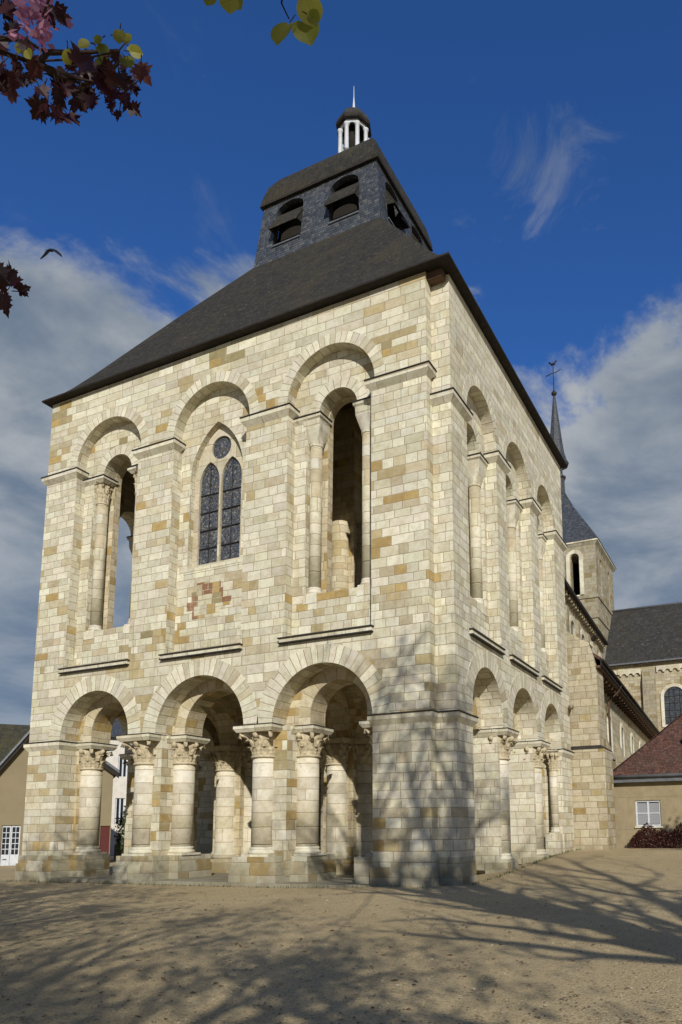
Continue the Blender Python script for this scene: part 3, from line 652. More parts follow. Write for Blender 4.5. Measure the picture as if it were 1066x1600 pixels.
# main roof, flared at the eaves
E0 = (-16.22, -.27, .88, 13.95); BX0, BX1, BY0, BY1 = -9.85, -4.33, 4.87, 10.02
m = MB(); prof = [(0, 18.30), (.006, 18.36), (.05, 18.52), (.12, 18.95), (.22, 19.7), (.4, 21.15), (.6, 22.75), (.8, 24.3), (1.0, 25.85)]
def rect(t): return [(E0[0]+(BX0-E0[0])*t, E0[1]+(BY0-E0[1])*t), (E0[2]+(BX1-E0[2])*t, E0[1]+(BY0-E0[1])*t), (E0[2]+(BX1-E0[2])*t, E0[3]+(BY1-E0[3])*t), (E0[0]+(BX0-E0[0])*t, E0[3]+(BY1-E0[3])*t)]
vs = [(x, y, z) for t, z in prof for x, y in rect(t)]
fs = [[k*4+i, k*4+(i+1) % 4, k*4+4+(i+1) % 4, k*4+4+i] for k in range(len(prof)-1) for i in range(4)] + [[3, 2, 1, 0], [len(vs)-4+i for i in range(4)]]
roof = P(m.add(vs, fs), 'roof', 'roof')
m = MB(); m.box((E0[0]-.03, E0[1]-.03, 18.25), (E0[2]+.02, E0[3]+.02, 18.31)); m.build('eaves', 'fascia', roof)
m = MB(); m.box((-15.9, .1, 18.0), (.5, 13.6, 18.24)); m.build('wall_plate', 'wood', roof)

# belfry: slate-hung box with louvred openings
bel = MB()
def bopen(c, z0=26.12, z1=27.78, hw=.66): return [(c-hw, z0)] + [(c+hw*math.cos(a), z1+.42*math.sin(a)) for a in [PI-PI*i/14 for i in range(15)]] + [(c+hw, z0)]
FBW = lambda u, w_, v: (u, BY0+w_, v); FBE = lambda u, w_, v: (u, BY1-w_, v); FBS = lambda u, w_, v: (BX1-w_, u, v); FBN = lambda u, w_, v: (BX0+w_, u, v)
cw = (BX0+1.42, BX0+4.02); cs = (BY0+1.35, BY0+3.75)
for fr, a, b, cc in ((FBW, BX0, BX1, cw), (FBE, BX0, BX1, cw), (FBS, BY0+.25, BY1-.25, cs), (FBN, BY0+.25, BY1-.25, cs)):
    bel.prism([(a, 25.2), (a, 28.5), (b, 28.5), (b, 25.2)], 0, .25, fr, [bopen(x) for x in cc])
bel = P(bel, 'belfry', 'slate')
for fr, cc in ((FBW, cw), (FBE, cw), (FBS, cs), (FBN, cs)):
    for x in cc:
        l = MB(); poly = lambda u: [fr(u, .06, 27.56), fr(u, -.36, 26.66), fr(u, -.36, 26.74), fr(u, .06, 27.68)]
        A = poly(x-.68); B = poly(x+.68); l.add(A+B, [(0, 1, 2, 3), (7, 6, 5, 4), (0, 4, 5, 1), (1, 5, 6, 2), (2, 6, 7, 3), (3, 7, 4, 0)])
        for u in (x-.67, x+.63):
            A = [fr(u, .05, 27.5), fr(u, -.33, 26.7), fr(u, .05, 26.78)]; B = [fr(u+.04, *t) for t in ((.05, 27.5), (-.33, 26.7), (.05, 26.78))]
            l.add(A+B, [(0, 1, 2), (5, 4, 3), (0, 3, 4, 1), (1, 4, 5, 2), (2, 5, 3, 0)])
        l.build('louvre', 'roof', bel)
        s_ = MB(); fbox(s_, fr, x-.66, x+.66, -.05, .2, 26.06, 26.125); s_.build('opening_sill', 'lead', bel)
m = MB(); m.box((BX0+.27, BY0+.8, 25), (BX1-.8, BY1-.8, 28.38)); m.build('belfry_dark_fill', 'dark', bel)  # near-black box added so the openings read as shaded, not open to sky
bcx, bcy = (BX0+BX1)/2, (BY0+BY1)/2; hx, hy = (BX1-BX0)/2, (BY1-BY0)/2
pf = [(.10, 28.40), (.12, 28.52), (.05, 28.85), (-.1, 29.4), (-.42, 29.95), (-.85, 30.4), (-1.4, 30.85), (-1.95, 31.35), (-2.1, 31.9)]
vs = []; fs = []
for k, (d, z) in enumerate(pf): vs += [(bcx-hx-d, bcy-hy-d, z), (bcx+hx+d, bcy-hy-d, z), (bcx+hx+d, bcy+hy+d, z), (bcx-hx-d, bcy+hy+d, z)]
for k in range(len(pf)-1): fs += [[k*4+i, k*4+(i+1) % 4, k*4+4+(i+1) % 4, k*4+4+i] for i in range(4)]
fs += [[3, 2, 1, 0], [len(vs)-4+i for i in range(4)]]
MB().add(vs, fs).build('belfry_roof', 'roof', bel)
m = MB(); m.box((bcx-hx-.13, bcy-hy-.13, 28.34), (bcx+hx+.13, bcy+hy+.13, 28.405)); m.build('belfry_eaves', 'fascia', bel)
# the slate walls batter outwards towards the foot
for o in [bel]+list(bel.children):
    for v in o.data.vertices:
        k = 1+max(0, 28.4-v.co.z)*.036; v.co.x = bcx+(v.co.x-bcx)*k; v.co.y = bcy+(v.co.y-bcy)*k
# lantern
lcx, lcy = bcx+.2, bcy
LK = []
lan = MB(); o8 = 0
lan.lathe([(1.15, 31.85), (1.0, 32.05), (.93, 32.12), (.93, 32.2)], (lcx, lcy), 8, o8, 2*PI+o8, False)
lan = P(lan, 'lantern', 'lead')
m = MB(); m.lathe([(.40, 32.2), (.40, 34.1)], (lcx, lcy), 8); m.build('dark_core', 'dark', lan)  # shade inside the lantern painted as a near-black core
for i in range(8):
    a = o8+i*PI/4; x, y = lcx+.82*math.cos(a), lcy+.82*math.sin(a)
    m = MB(); m.lathe([(.15, 32.2), (.13, 32.27), (.125, 33.70), (.17, 33.76), (.17, 33.84)], (x, y), 10); m.build('post', 'white', lan)
m = MB()
for i in range(8):
    a, b = o8+i*PI/4, o8+(i+1)*PI/4; A = Vector((lcx+.84*math.cos(a), lcy+.84*math.sin(a), 0)); B = Vector((lcx+.84*math.cos(b), lcy+.84*math.sin(b), 0)); L = (B-A).length; t = (B-A)/L; nn = Vector((t.y, -t.x, 0))
    fr = lambda u, w_, v, A=A, t=t, nn=nn: tuple(A+t*u-nn*w_+Vector((0, 0, v)))
    poly = [(0, 33.72), (0, 34.12), (L, 34.12), (L, 33.72), (L-.10, 33.72)] + [(L/2+(L/2-.10)*math.cos(q), 33.72+.2*math.sin(q)) for q in [PI*k/8 for k in range(1, 8)]] + [(.10, 33.72)]
    m.prism(poly, 0, .08, fr)
m.build('arcade_band', 'white', lan)
m = MB(); m.lathe([(1.06, 34.08), (1.10, 34.16), (1.08, 34.30)], (lcx, lcy), 8, o8, 2*PI+o8, False); m.build('lantern_eaves', 'fascia', lan)
m = MB(); m.lathe([(1.06, 34.30), (.98, 34.55), (.80, 34.85), (.55, 35.1), (.30, 35.25), (.20, 35.32), (.0, 35.34)], (lcx, lcy), 8, o8, 2*PI+o8, False); m.build('dome', 'churchroof', lan)
m = MB(); m.lathe([(.15, 35.30), (.09, 35.5), (.06, 35.9), (.025, 36.3), (.012, 37.0), (0, 37.02)], (lcx, lcy), 8); m.build('finial', 'white', lan)
for o in [lan]+list(lan.children):
    for v in o.data.vertices:
        v.co = Vector((lcx+(v.co.x-lcx)*.77, lcy+(v.co.y-lcy)*.77, 31.47+(v.co.z-31.85)*.81))
#PART2
# slender column in the last south bay
column(.6-.34, 12.0-.16, 1.35, 4.0, ZL-.012, .17, .26, seed=77, abh=.12)
m = MB(); m.box((-.1, 11.6, .2), (.52, 12.02, 1.352)); P(m, 'plinth', 'south')

m = MB()
for z0, z1, us in ((8.72, 9.02, (-8.95, -8.6, -8.05, -7.75)), (9.04, 9.34, (-9.2, -8.75, -8.4, -8.05, -7.72, -7.3)), (9.36, 9.68, (-9.0, -8.5, -8.1, -7.65)), (9.70, 9.98, (-8.8, -8.3, -7.75))):
    for u0, u1 in zip(us[:-1], us[1:]): m.box((u0, .392, z0), (u1-.02, .45, z1))
P(m, 'reddish_repair_blocks', stone('reddish_limestone', h=.317, w0=.3, w1=.6, ochre=.56, red=1, patch=.15, base=1.0, joint=.004))

# ------------------------------------------------------------ church behind the tower
MB.xf = None
church = thing('abbey_church', 'weathered stone abbey church with spired crossing tower behind the porch tower', 'church', (-4, 40, .5))
def C(mb, name, mat, parent=None): return mb.build(name, mat, parent or church)
NR = R(2.4)
MB.xf = lambda p: (1.3+(p[0]-1.3)*math.cos(NR)-(p[1]-14)*math.sin(NR), 14+(p[0]-1.3)*math.sin(NR)+(p[1]-14)*math.cos(NR), p[2])
m = MB(); m.box((-12.5, 14.3, 0), (-2.5, 45, 17.4)); C(m, 'nave_wall', 'old')
m = MB(); m.add([(-1.95, 14.3, 17.25), (-1.95, 45, 17.25), (-7.9, 45, 23.4), (-7.9, 14.3, 23.4), (-13, 14.3, 17.25), (-13, 45, 17.25), (-1.95, 14.3, 17.42), (-1.95, 45, 17.42)],
    [(6, 7, 2, 3), (0, 6, 7, 1), (3, 2, 5, 4), (0, 4, 3, 6), (1, 7, 2, 5), (0, 1, 5, 4)]); nr = C(m, 'nave_roof', 'churchroof')
m = MB(); m.box((-2.5, 14.3, 17.12), (-1.9, 45, 17.24)); m.build('eaves', 'fascia', nr)
for y in (17.2, 21.2, 25.2, 29.2, 33.2, 37.2, 41.2):
    m = MB(); m.box((-2.6, y-.35, 10), (-2.25, y+.35, 16.2)); C(m, 'nave_pilaster', 'oldgrey')
    fr = lambda u, w_, v: (-2.5-w_, u, v)
    q = MB().prism([(y+.9, 12.6)] + arc(y+2, 1.1, 15, 14, PI, 0) + [(y+3.1, 12.6)], -.16, .02, fr, [[(y+1.25, 12.8)] + arc(y+2, .75, 15, 14, PI, 0) + [(y+2.75, 12.8)]])
    wdw = C(q, 'nave_window', 'trim'); MB().prism([(y+1.2, 12.75)] + arc(y+2, .8, 15, 14, PI, 0) + [(y+2.8, 12.75)], -.03, .01, fr).build('pane', 'leaded', wdw)
    for k in range(5): c_ = MB(); c_.box((-2.55, y+.2+k*.75, 16.75), (-2.15, y+.45+k*.75, 17.1)); C(c_, 'corbel', 'old')
# aisle
m = MB(); m.box((-2.4, 14.0, 0), (1.3, 45.9, 9.0)); C(m, 'aisle_wall', 'old')
m = MB(); A = [(2.02, 14.0, 8.92), (2.02, 14.0, 9.08), (-2.49, 14.0, 12.4), (-2.49, 14.0, 12.2)]; B = [(x, 45.8, z) for x, y, z in A]
m.add(A+B, [(0, 1, 2, 3), (7, 6, 5, 4), (0, 4, 5, 1), (1, 5, 6, 2), (2, 6, 7, 3), (3, 7, 4, 0)]); ar = C(m, 'aisle_roof', 'redtile')
m = MB(); m.box((1.99, 13.96, 8.70), (2.06, 45.8, 9.03)); m.build('fascia_board', 'fascia', ar)
m = MB(); m.box((1.3, 13.97, 8.62), (1.985, 45.8, 8.72)); m.build('soffit', 'wood', ar)
g_ = MB(); g_.tube([(2.12, 13.95, 8.92), (2.12, 45.8, 8.92)], .07, 8); g_.build('gutter', 'fascia', ar)
d_ = MB(); d_.tube([(2.12, 20, 8.9), (1.9, 20, 8.5), (1.42, 20, 8.1), (1.4, 20, 4)], .055, 8); d_.build('downpipe', 'wood', ar)
for k in range(30): m = MB(); m.box((1.28, 15.7+k*.95, 8.42), (1.85, 15.88+k*.95, 8.61)); C(m, 'rafter_end', 'wood')
for y, zt in ((18.3, 6.4), (23.2, 6.6), (28.0, 6.8), (33, 7), (38, 7)):
    m = MB(); m.box((1.2, y-.5, 0), (1.78, y+.5, 5.0)); m.frus((1.2, y-.5, 1.78, y+.5), 5.0, (1.2, y-.42, 1.32, y+.42), zt); m.box((1.2, y-.54, 4.86), (1.83, y+.54, 5.0)); C(m, 'aisle_buttress', 'oldgrey')
for y in (20.7, 25.6, 30.5, 35.5):
    fr = lambda u, w_, v: (1.3-w_, u, v)
    q = MB().prism([(y-.75, 4.6)] + arc(y, .75, 6.9, 14, PI, 0) + [(y+.75, 4.6)], -.07, .02, fr, [[(y-.5, 4.8)] + arc(y, .5, 6.9, 14, PI, 0) + [(y+.5, 4.8)]])
    wdw = C(q, 'aisle_window', 'trim'); MB().prism([(y-.55, 4.75)] + arc(y, .55, 6.9, 14, PI, 0) + [(y+.55, 4.75)], -.02, .01, fr).build('pane', 'leaded', wdw)
MB.xf = None
# corner buttress beside the tower
m = MB(); fr = lambda u, w_, v: (u, 13.92+w_, v)
m.prism([(-.3, -.2), (-.3, 11.0), (.25, 10.6), (1.55, 9.75), (1.72, 9.1), (1.82, 8.3), (1.86, -.2)], 0, 1.5, fr); C(m, 'corner_buttress', 'old')
m = MB(); m.box((-.2, 13.80, -.2), (2.05, 15.55, 5.0)); C(m, 'corner_buttress', 'old')
m = MB(); m.frus((-.2, 13.78, 2.08, 15.6), 5.0, (-.2, 13.9, 1.85, 15.4), 5.16); C(m, 'offset_course', 'flash')
m = MB(); m.tube([(.55, 13.86, 6.9), (.78, 13.35, 6.83), (.9, 13.0, 6.80)], [.13, .11, .08], 8); C(m, 'gargoyle_spout', 'oldgrey')
m = MB(); m.tube([(1.75, 13.9, 9.9), (1.9, 13.6, 9.95), (2.0, 13.4, 9.88)], [.12, .09, .06], 8); C(m, 'gargoyle_spout', 'flash')
# transept
m = MB(); m.box((-4, 46, 0), (12, 54.6, 15.45)); C(m, 'transept_wall', 'old')
m = MB(); A = [(-4.2, 45.6, 15.5), (-4.2, 50.3, 21.6), (-4.2, 55, 15.5)]; B = [(12.3, y, z) for x, y, z in A]
m.add(A+B, [(0, 1, 2), (5, 4, 3), (0, 3, 4, 1), (1, 4, 5, 2), (2, 5, 3, 0)]); tr = C(m, 'transept_roof', 'churchroof')
m = MB(); m.box((-4.1, 45.52, 15.42), (12.3, 45.7, 15.55)); m.build('gutter', 'lead', tr)
m = MB(); m.tube([(-4.2, 50.3, 21.62), (12.3, 50.3, 21.62)], .12, 6); m.build('ridge', 'lead', tr)
fr = lambda u, w_, v: (u, 46+w_, v)
def corbel_table(u0, u1, z, n):
    q = [(u0, z+.55), (u0, z)]; st = (u1-u0)/n
    for k in range(n):
        c = u0+st*(k+.5); r = st*.36
        q += [(c-r, z)] + [(c-r*math.cos(t*PI/8), z+r*math.sin(t*PI/8)) for t in range(1, 8)] + [(c+r, z)]
    return q + [(u1, z), (u1, z+.55)]
C(MB().prism(corbel_table(-3.0, -.75, 14.45, 4), -.16, .02, fr), 'corbel_table', 'trim')
C(MB().prism(corbel_table(.55, 9.1, 14.55, 14), -.16, .02, fr), 'corbel_table', 'trim')
m = MB(); m.box((-.62, 45.62, 0), (.42, 46.1, 13.9)); m.frus((-.62, 45.62, .42, 46.1), 13.9, (-.62, 45.9, .42, 46.1), 14.9); C(m, 'transept_buttress', 'oldgrey')
q = MB().prism([(.78, 9.8)] + arc(1.9, 1.12, 12.35, 20, PI, 0) + [(3.02, 9.8)], -.12, .02, fr, [[(1.05, 10.0)] + arc(1.9, .85, 12.35, 20, PI, 0) + [(2.75, 10.0)]])
wdw = C(q, 'transept_window', 'trim'); MB().prism([(1.0, 9.95)] + arc(1.9, .9, 12.35, 20, PI, 0) + [(2.8, 9.95)], -.03, .01, fr).build('pane', 'leaded', wdw)
m = MB()
for z in (10.6, 11.2, 11.8, 12.4, 13.0): m.box((1.05, 45.93, z-.02), (2.75, 45.96, z+.02))
for u in (1.47, 1.9, 2.33): m.box((u-.02, 45.93, 10.0), (u+.02, 45.955, 13.0))
m.build('window_bars', 'flash', wdw)
# crossing tower and spire
tcx, tcy, th = -7.9, 48.0, 4.12
ct = MB(); ctw = (tcx-1.35, tcx+2.32)
for fr, a, b, cc in ((lambda u, w_, v: (u, tcy-th+w_, v), tcx-th, tcx+th, (-10.4, -5.62)), (lambda u, w_, v: (u, tcy+th-w_, v), tcx-th, tcx+th, (-10.4, -5.62)),
                     (lambda u, w_, v: (tcx+th-w_, u, v), tcy-th+.8, tcy+th-.8, (46.2, 49.8)), (lambda u, w_, v: (tcx-th+w_, u, v), tcy-th+.8, tcy+th-.8, (46.2, 49.8))):
    ct.prism([(a, 10), (a, 26.3), (b, 26.3), (b, 10)], 0, .8, fr, [[(c-.36, 21.6)] + arc(c, .36, 25.0, 12, PI, 0) + [(c+.36, 21.6)] for c in cc])
ct = C(ct, 'crossing_tower', 'oldgrey')
fr = lambda u, w_, v: (u, tcy-th+w_, v)
for c in (-10.4, -5.62):
    q = MB().prism([(c-.75, 21.6)] + arc(c, .75, 25.0, 16, PI, 0) + [(c+.75, 21.6)], -.14, .02, fr, [[(c-.42, 21.5)] + arc(c, .42, 25.0, 16, PI, 0) + [(c+.42, 21.5)]]); q.build('arch_surround', 'trim', ct)
m = MB(); m.box((tcx-th+.9, tcy-.05, 15), (tcx+th-.9, tcy+.05, 26)); m.build('dark_sheet', 'dark', ct)  # near-black sheet across the hollow tower, behind the openings
m = MB(); m.frus((tcx-th-.02, tcy-th-.02, tcx+th+.02, tcy+th+.02), 26.05, (tcx-th-.25, tcy-th-.25, tcx+th+.25, tcy+th+.25), 26.3); m.box((tcx-th-.28, tcy-th-.28, 26.3), (tcx+th+.28, tcy+th+.28, 26.5)); m.build('cornice', 'trim', ct)
m = MB(); m.box((tcx-th-.16, tcy-th-.16, 21.2), (tcx+th+.16, tcy+th+.16, 21.5)); m.box((tcx-th-.08, tcy-th-.08, 19.4), (tcx+th+.08, tcy+th+.08, 21.2)); m.build('string_course', 'oldgrey', ct)
m = MB(); vs = []; 
for h_, z in ((th+.34, 26.46), (th+.2, 26.7), (2.0, 30.6), (.62, 33.4)): vs += [(tcx-h_, tcy-h_, z), (tcx+h_, tcy-h_, z), (tcx+h_, tcy+h_, z), (tcx-h_, tcy+h_, z)]
m.add(vs, [[k*4+i, k*4+(i+1) % 4, k*4+4+(i+1) % 4, k*4+4+i] for k in range(3) for i in range(4)] + [[3, 2, 1, 0], [12, 13, 14, 15]]); m.build('tower_roof', 'slate', ct)
sp = MB(); sp.lathe([(.72, 33.0), (.70, 34.6), (.85, 34.7), (.85, 34.85), (.55, 34.9), (.55, 35.9), (1.12, 36.0), (1.2, 36.12), (1.0, 36.5), (.78, 37.3), (.62, 38.6), (.12, 43.3), (.1, 43.4)], (tcx, tcy), 8, o8, 2*PI+o8, False)
sp = sp.build('spire', 'slate', ct)
k = MB(); k.lathe([(.1, 43.3), (.26, 43.5), (.28, 43.65), (.12, 43.85), (.05, 44.0), (.04, 46.6), (0, 46.62)], (tcx, tcy), 8)
k.tube([(tcx-.75, tcy, 45.6), (tcx-.2, tcy, 45.75), (tcx+.2, tcy, 45.75), (tcx+.75, tcy, 45.95)], .045, 5)
k.tube([(tcx-.36, tcy, 46.95), (tcx-.15, tcy, 46.7), (tcx+.1, tcy, 46.7), (tcx+.3, tcy, 46.95), (tcx+.38, tcy, 47.0)], [.10, .12, .14, .09, .05], 6); k.build('weathercock_cross', 'flash', sp)

# ------------------------------------------------------------ cottage on the right
cot = thing('cottage', 'low beige roughcast cottage with red brown tiled roof beside the church wall', 'house', (5, 18, .5))
cx0, cx1, cy0, cy1 = 1.74, 11.0, 16.2, 23.5
fr = lambda u, w_, v: (u, cy0+w_, v)
m = MB().prism([(cx0, 0), (cx0, 3.62), (cx1, 3.62), (cx1, 0)], 0, .35, fr, [[(2.86, 1.62), (3.96, 1.62), (3.96, 2.78), (2.86, 2.78)], [(7, .4), (8, .4), (8, 2.7), (7, 2.7)]])
m.box((cx0, cy0+.35, 0), (cx0+.3, cy1, 3.62)); m.box((cx1-.3, cy0+.35, 0), (cx1, cy1, 3.62)); m.box((cx0+.3, cy1-.3, 0), (cx1-.3, cy1, 3.62)); cw_ = m.build('wall', 'render', cot)
m = MB(); m.box((cx0+.02, cy0-.006, 2.93), (cx1, cy0+.1, 2.945)); m.box((cx0+.02, cy0-.006, 1.48), (2.8, cy0+.1, 1.492)); m.build('render_joints', 'brownrender', cw_)
wn_ = MB()
for a, b in (((2.86, 1.62), (2.93, 2.78)), ((3.89, 1.62), (3.96, 2.78)), ((2.93, 2.71), (3.89, 2.78)), ((2.93, 1.62), (3.89, 1.70)), ((3.37, 1.70), (3.45, 2.71)), ((2.93, 2.185), (3.37, 2.225)), ((3.45, 2.185), (3.89, 2.225))):
    wn_.box((a[0], cy0+.06, a[1]), (b[0], cy0+.13, b[1]))
wn_ = wn_.build('window', 'white', cot)
m = MB(); m.box((2.92, cy0+.095, 1.69), (3.9, cy0+.10, 2.72)); m.build('pane', 'pane', wn_)
m = MB(); n = 40; cv = [(2.93+.96*i/n, cy0+.088+.004*math.sin(i*1.9), z) for z in (1.72, 2.66) for i in range(n+1)]
m.add(cv, [(i, i+1, n+2+i, n+1+i) for i in range(n)], None, True); m.build('curtain', 'curtain', wn_)
m = MB(); m.box((2.80, cy0-.07, 1.55), (4.02, cy0+.06, 1.618)); m.build('sill', 'trim', wn_)
m = MB(); m.box((7.0, cy0+.1, .4), (8.0, cy0+.16, 2.7)); m.build('door', 'white', cot)
xa, xb, ya, yb, tt = cx0+.08, cx1+.2, cy0-.32, 24.2, 4.2
m = MB(); m.add([(xa, ya, 3.86), (xb, ya, 3.86), (xb, yb, 3.86), (xa, yb, 3.86), (xa, ya, 3.95), (xb, ya, 3.95), (xb, yb, 3.95), (xa, yb, 3.95), (xa+tt, ya+4.2, 8.1), (xb-3, ya+4.2, 8.1)],
    [(3, 2, 1, 0), (0, 1, 5, 4), (1, 2, 6, 5), (2, 3, 7, 6), (3, 0, 4, 7), (4, 5, 9, 8), (5, 6, 9), (6, 7, 8, 9), (7, 4, 8)]); rf = m.build('roof', 'redtile', cot)
m = MB(); m.tube([(xa, ya, 3.97), (xa+tt, ya+4.2, 8.12), (xb-3, ya+4.2, 8.12)], .07, 6); m.build('hip_tiles', 'redtile', rf)
m = MB(); m.box((cx0-.1, cy0-.30, 3.60), (cx1, cy0-.02, 3.84)); m.build('fascia_board', 'lead', rf)
m = MB(); m.tube([(cx0+.0, cy0-.38, 3.86), (cx1+.2, cy0-.38, 3.86)], .075, 8); m.build('gutter', 'lead', rf)
m = MB(); m.tube([(cx0+.12, cy0-.34, 3.8), (cx0+.12, cy0-.07, 3.5), (cx0+.12, cy0-.07, .5)], .05, 8); m.build('downpipe', 'white', cot)
m = MB(); m.add([(4.95, 17.2, 5.3), (5.5, 17.2, 5.3), (5.5, 17.2, 5.62), (4.95, 17.2, 5.62), (4.95, 17.9, 5.75), (5.5, 17.9, 5.75)], [(0, 1, 2, 3), (3, 2, 5, 4), (0, 3, 4), (1, 5, 2)]); m.build('roof_vent', 'fascia', rf)
# hedge
def leafcloud(mb, pts, size, rn, n):
    for _ in range(n):
        c = pts(rn); a = Vector((rn.gauss(0, 1), rn.gauss(0, 1), rn.gauss(0, 1))).normalized(); b = a.orthogonal().normalized(); b = (Matrix.Rotation(rn.uniform(0, 6.28), 3, a) @ b); t = a.cross(b); s_ = size*rn.uniform(.6, 1.3)
        mb.add([c-b*s_*.5, c+t*s_*.3, c+b*s_*.5+a*s_*.12, c-t*s_*.3], [(0, 1, 2, 3)])
rn = random.Random(5)
def hp(rn):
    x = rn.uniform(2.7, 7.5); lump = .14*math.sin(x*4.1)+.1*math.sin(x*9.3+1); h_ = 1.02+lump; a = rn.uniform(0, PI); q = rn.uniform(.75, 1.05)
    if x < 3.05: h_ *= .55+.45*(x-2.7)/.35
    return Vector((x, 15.55-.5*math.cos(a)*q, .5+h_*(.15+.85*math.sin(a)*q) if rn.random() < .6 else .5+h_*rn.random()))
hb = MB(); leafcloud(hb, hp, .085, rn, 9000); hedge = thing('hedge', 'low clipped dark red hedge under the cottage window', 'hedge', (5, 15.5, .5))
hb.build('foliage', 'hedge', hedge, False)
m = MB()
for k in range(16): x = 2.9+k*.3; m.tube([(x, 15.55, .4), (x+.06, 15.5, .8), (x-.08, 15.4, 1.25)], [.03, .025, .012], 5)
m.build('stems', 'twig', hedge)

# ------------------------------------------------------------ houses on the left, seen past and through the tower
def house(name, label, loc): return thing(name, label, 'house', loc)
lh = house('gabled_house', 'grey brown rendered gabled house with white glazed double door left of the tower', (-40, 23, -.75))
HN, HT, HP = Vector((.7818, -.6236, 0)), Vector((.6236, .7818, 0)), Vector((-39.8, 20, 0))
def fr(u, w_, v): p = HP+HT*u-HN*w_; return (p.x, p.y, v)
gpk = (-.76, 9.98); zl = lambda u: gpk[1]-1.43*(gpk[0]-u) if u < gpk[0] else gpk[1]-.74*(u-gpk[0])
m = MB().prism([(-4.2, -1.4), (-4.2, zl(-4.2)-.1), (gpk[0], gpk[1]-.1), (4.22, zl(4.22)-.1), (4.22, -1.4)], 0, .4, fr, [[(-2.95, -.66), (-1.78, -.66), (-1.78, 2.2), (-2.95, 2.2)], [(3.5, -.5), (4.16, -.5), (4.16, 2.1), (3.5, 2.1)]])
m.prism([(-4.2, -1.4), (-4.2, 4.8), (-3.8, 4.8), (-3.8, -1.4)], .41, 8, fr); m.prism([(3.85, -1.4), (3.85, 6.2), (4.22, 6.2), (4.22, -1.4)], .41, 8, fr); lw = m.build('wall', 'brownrender', lh)
m = MB()
for ux in (-4.8, 4.6): m.prism([(ux, zl(ux)), gpk, (gpk[0], gpk[1]+.22), (ux, zl(ux)+.22)], -.45, 8, fr)
rf = m.build('roof', 'churchroof', lh)
for ux in (-4.8, 4.6):
    m = MB(); m.prism([(ux, zl(ux)-.34), (gpk[0], gpk[1]-.34), gpk, (ux, zl(ux))], -.40, -.32, fr); m.build('bargeboard', 'fascia', rf)
    m = MB(); m.prism([(ux, zl(ux)+.05), (gpk[0], gpk[1]+.05), (gpk[0], gpk[1]+.28), (ux, zl(ux)+.28)], -.52, -.44, fr); m.build('verge_flashing', 'lead', rf)
dr = MB()
for a, b_ in ((-2.95, -2.375), (-2.355, -1.78)):
    q = lambda u0, u1, w0, w1, z0, z1: dr.prism([(u0, z0), (u0, z1), (u1, z1), (u1, z0)], w0, w1, fr)
    q(a, a+.07, .12, .2, -.66, 2.2); q(b_-.07, b_, .12, .2, -.66, 2.2); q(a+.07, b_-.07, .12, .2, -.66, .12); q(a+.07, b_-.07, .12, .2, 2.06, 2.2); q((a+b_)/2-.02, (a+b_)/2+.02, .13, .19, .12, 2.06)
    for k in range(1, 5): z = .12+1.94*k/5; q(a+.07, b_-.07, .14, .18, z-.025, z+.025)
dr = dr.build('double_door', 'white', lh)
m = MB().prism([(-2.93, .1), (-2.93, 2.1), (-1.8, 2.1), (-1.8, .1)], .155, .165, fr); m.build('pane', 'pane', dr)
m = MB().prism([(-2.8, -.25), (-2.8, -.19), (-2.55, -.19), (-2.55, -.25)], .10, .12, fr); m.build('letter_slot', 'dark', dr)
m = MB().prism([(3.5, -.5), (3.5, 2.1), (4.16, 2.1), (4.16, -.5)], .1, .18, fr); m.build('maroon_door', plain('maroon_paint', (.09, .016, .014), .5, .1, 5), lh)
m = MB().prism([(-16, -1.4), (-16, 6.6), (1.5, 6.6), (1.5, -1.4)], 8.3, 16, fr); m.build('rear_wing', 'brownrender', lh)
fq = lambda u, w_, v: fr(w_, u, v)
m = MB().prism([(7.7, 6.4), (12.2, 11.05), (16.6, 6.4)], -16.5, 2.0, fq); m.build('rear_roof', tiles('mossy_roof_tiles', .2, .2, .28, [(.05, .048, .032), (.062, .056, .036), (.045, .044, .035)], .7, (.075, .068, .022), .9), lh)
wh = house('white_house', 'white rendered house with slate roof seen through the leftmost arch', fr(8, 24, -1))
m = MB().prism([(2.5, -2.5), (2.5, 11.2), (14, 11.2), (14, -2.5)], 20, 20.4, fr, [[(6.0, 7.2), (6.9, 7.2), (6.9, 9.4), (6.0, 9.4)], [(5.9, 2.4), (6.8, 2.4), (6.8, 5), (5.9, 5)]])
m.prism([(2.5, -2.5), (2.5, 11.2), (2.9, 11.2), (2.9, -2.5)], 20.41, 30, fr); m.build('wall', 'whiterender', wh)
m = MB().prism([(19.5, 11.15), (25, 15.5), (30.5, 11.15)], 2.1, 14.4, fq); m.build('roof', 'slate', wh)
for u0, z0, z1 in ((6.0, 7.2, 9.4), (5.9, 2.4, 5)):
    m = MB()
    for p, q in ((0, .14), (.38, .52), (.76, .9)): m.prism([(u0+p, z0), (u0+p, z1), (u0+q, z1), (u0+q, z0)], 20.12, 20.2, fr)
    w1 = m.build('window', 'white', wh); m = MB().prism([(u0, z0), (u0, z1), (u0+.9, z1), (u0+.9, z0)], 20.22, 20.24, fr); m.build('pane', 'pane', w1)
m = MB().prism([(5.0, -1.6), (5.0, .6), (9, .6), (9, -1.6)], 6, 6.4, fr); m.build('garden_wall', 'oldgrey', wh)
rn = random.Random(9); BU = fr(5.7, 3.4, 0)
def bp(rn):
    a, b = rn.uniform(0, 6.28), rn.uniform(-.6, 1.5); q = rn.uniform(.7, 1.05)*(1+.2*math.sin(a*3+b*4)); return Vector((BU[0]+.9*q*math.cos(a)*math.cos(b), BU[1]+.9*q*math.sin(a)*math.cos(b), 1.3+2.1*q*math.sin(b)))
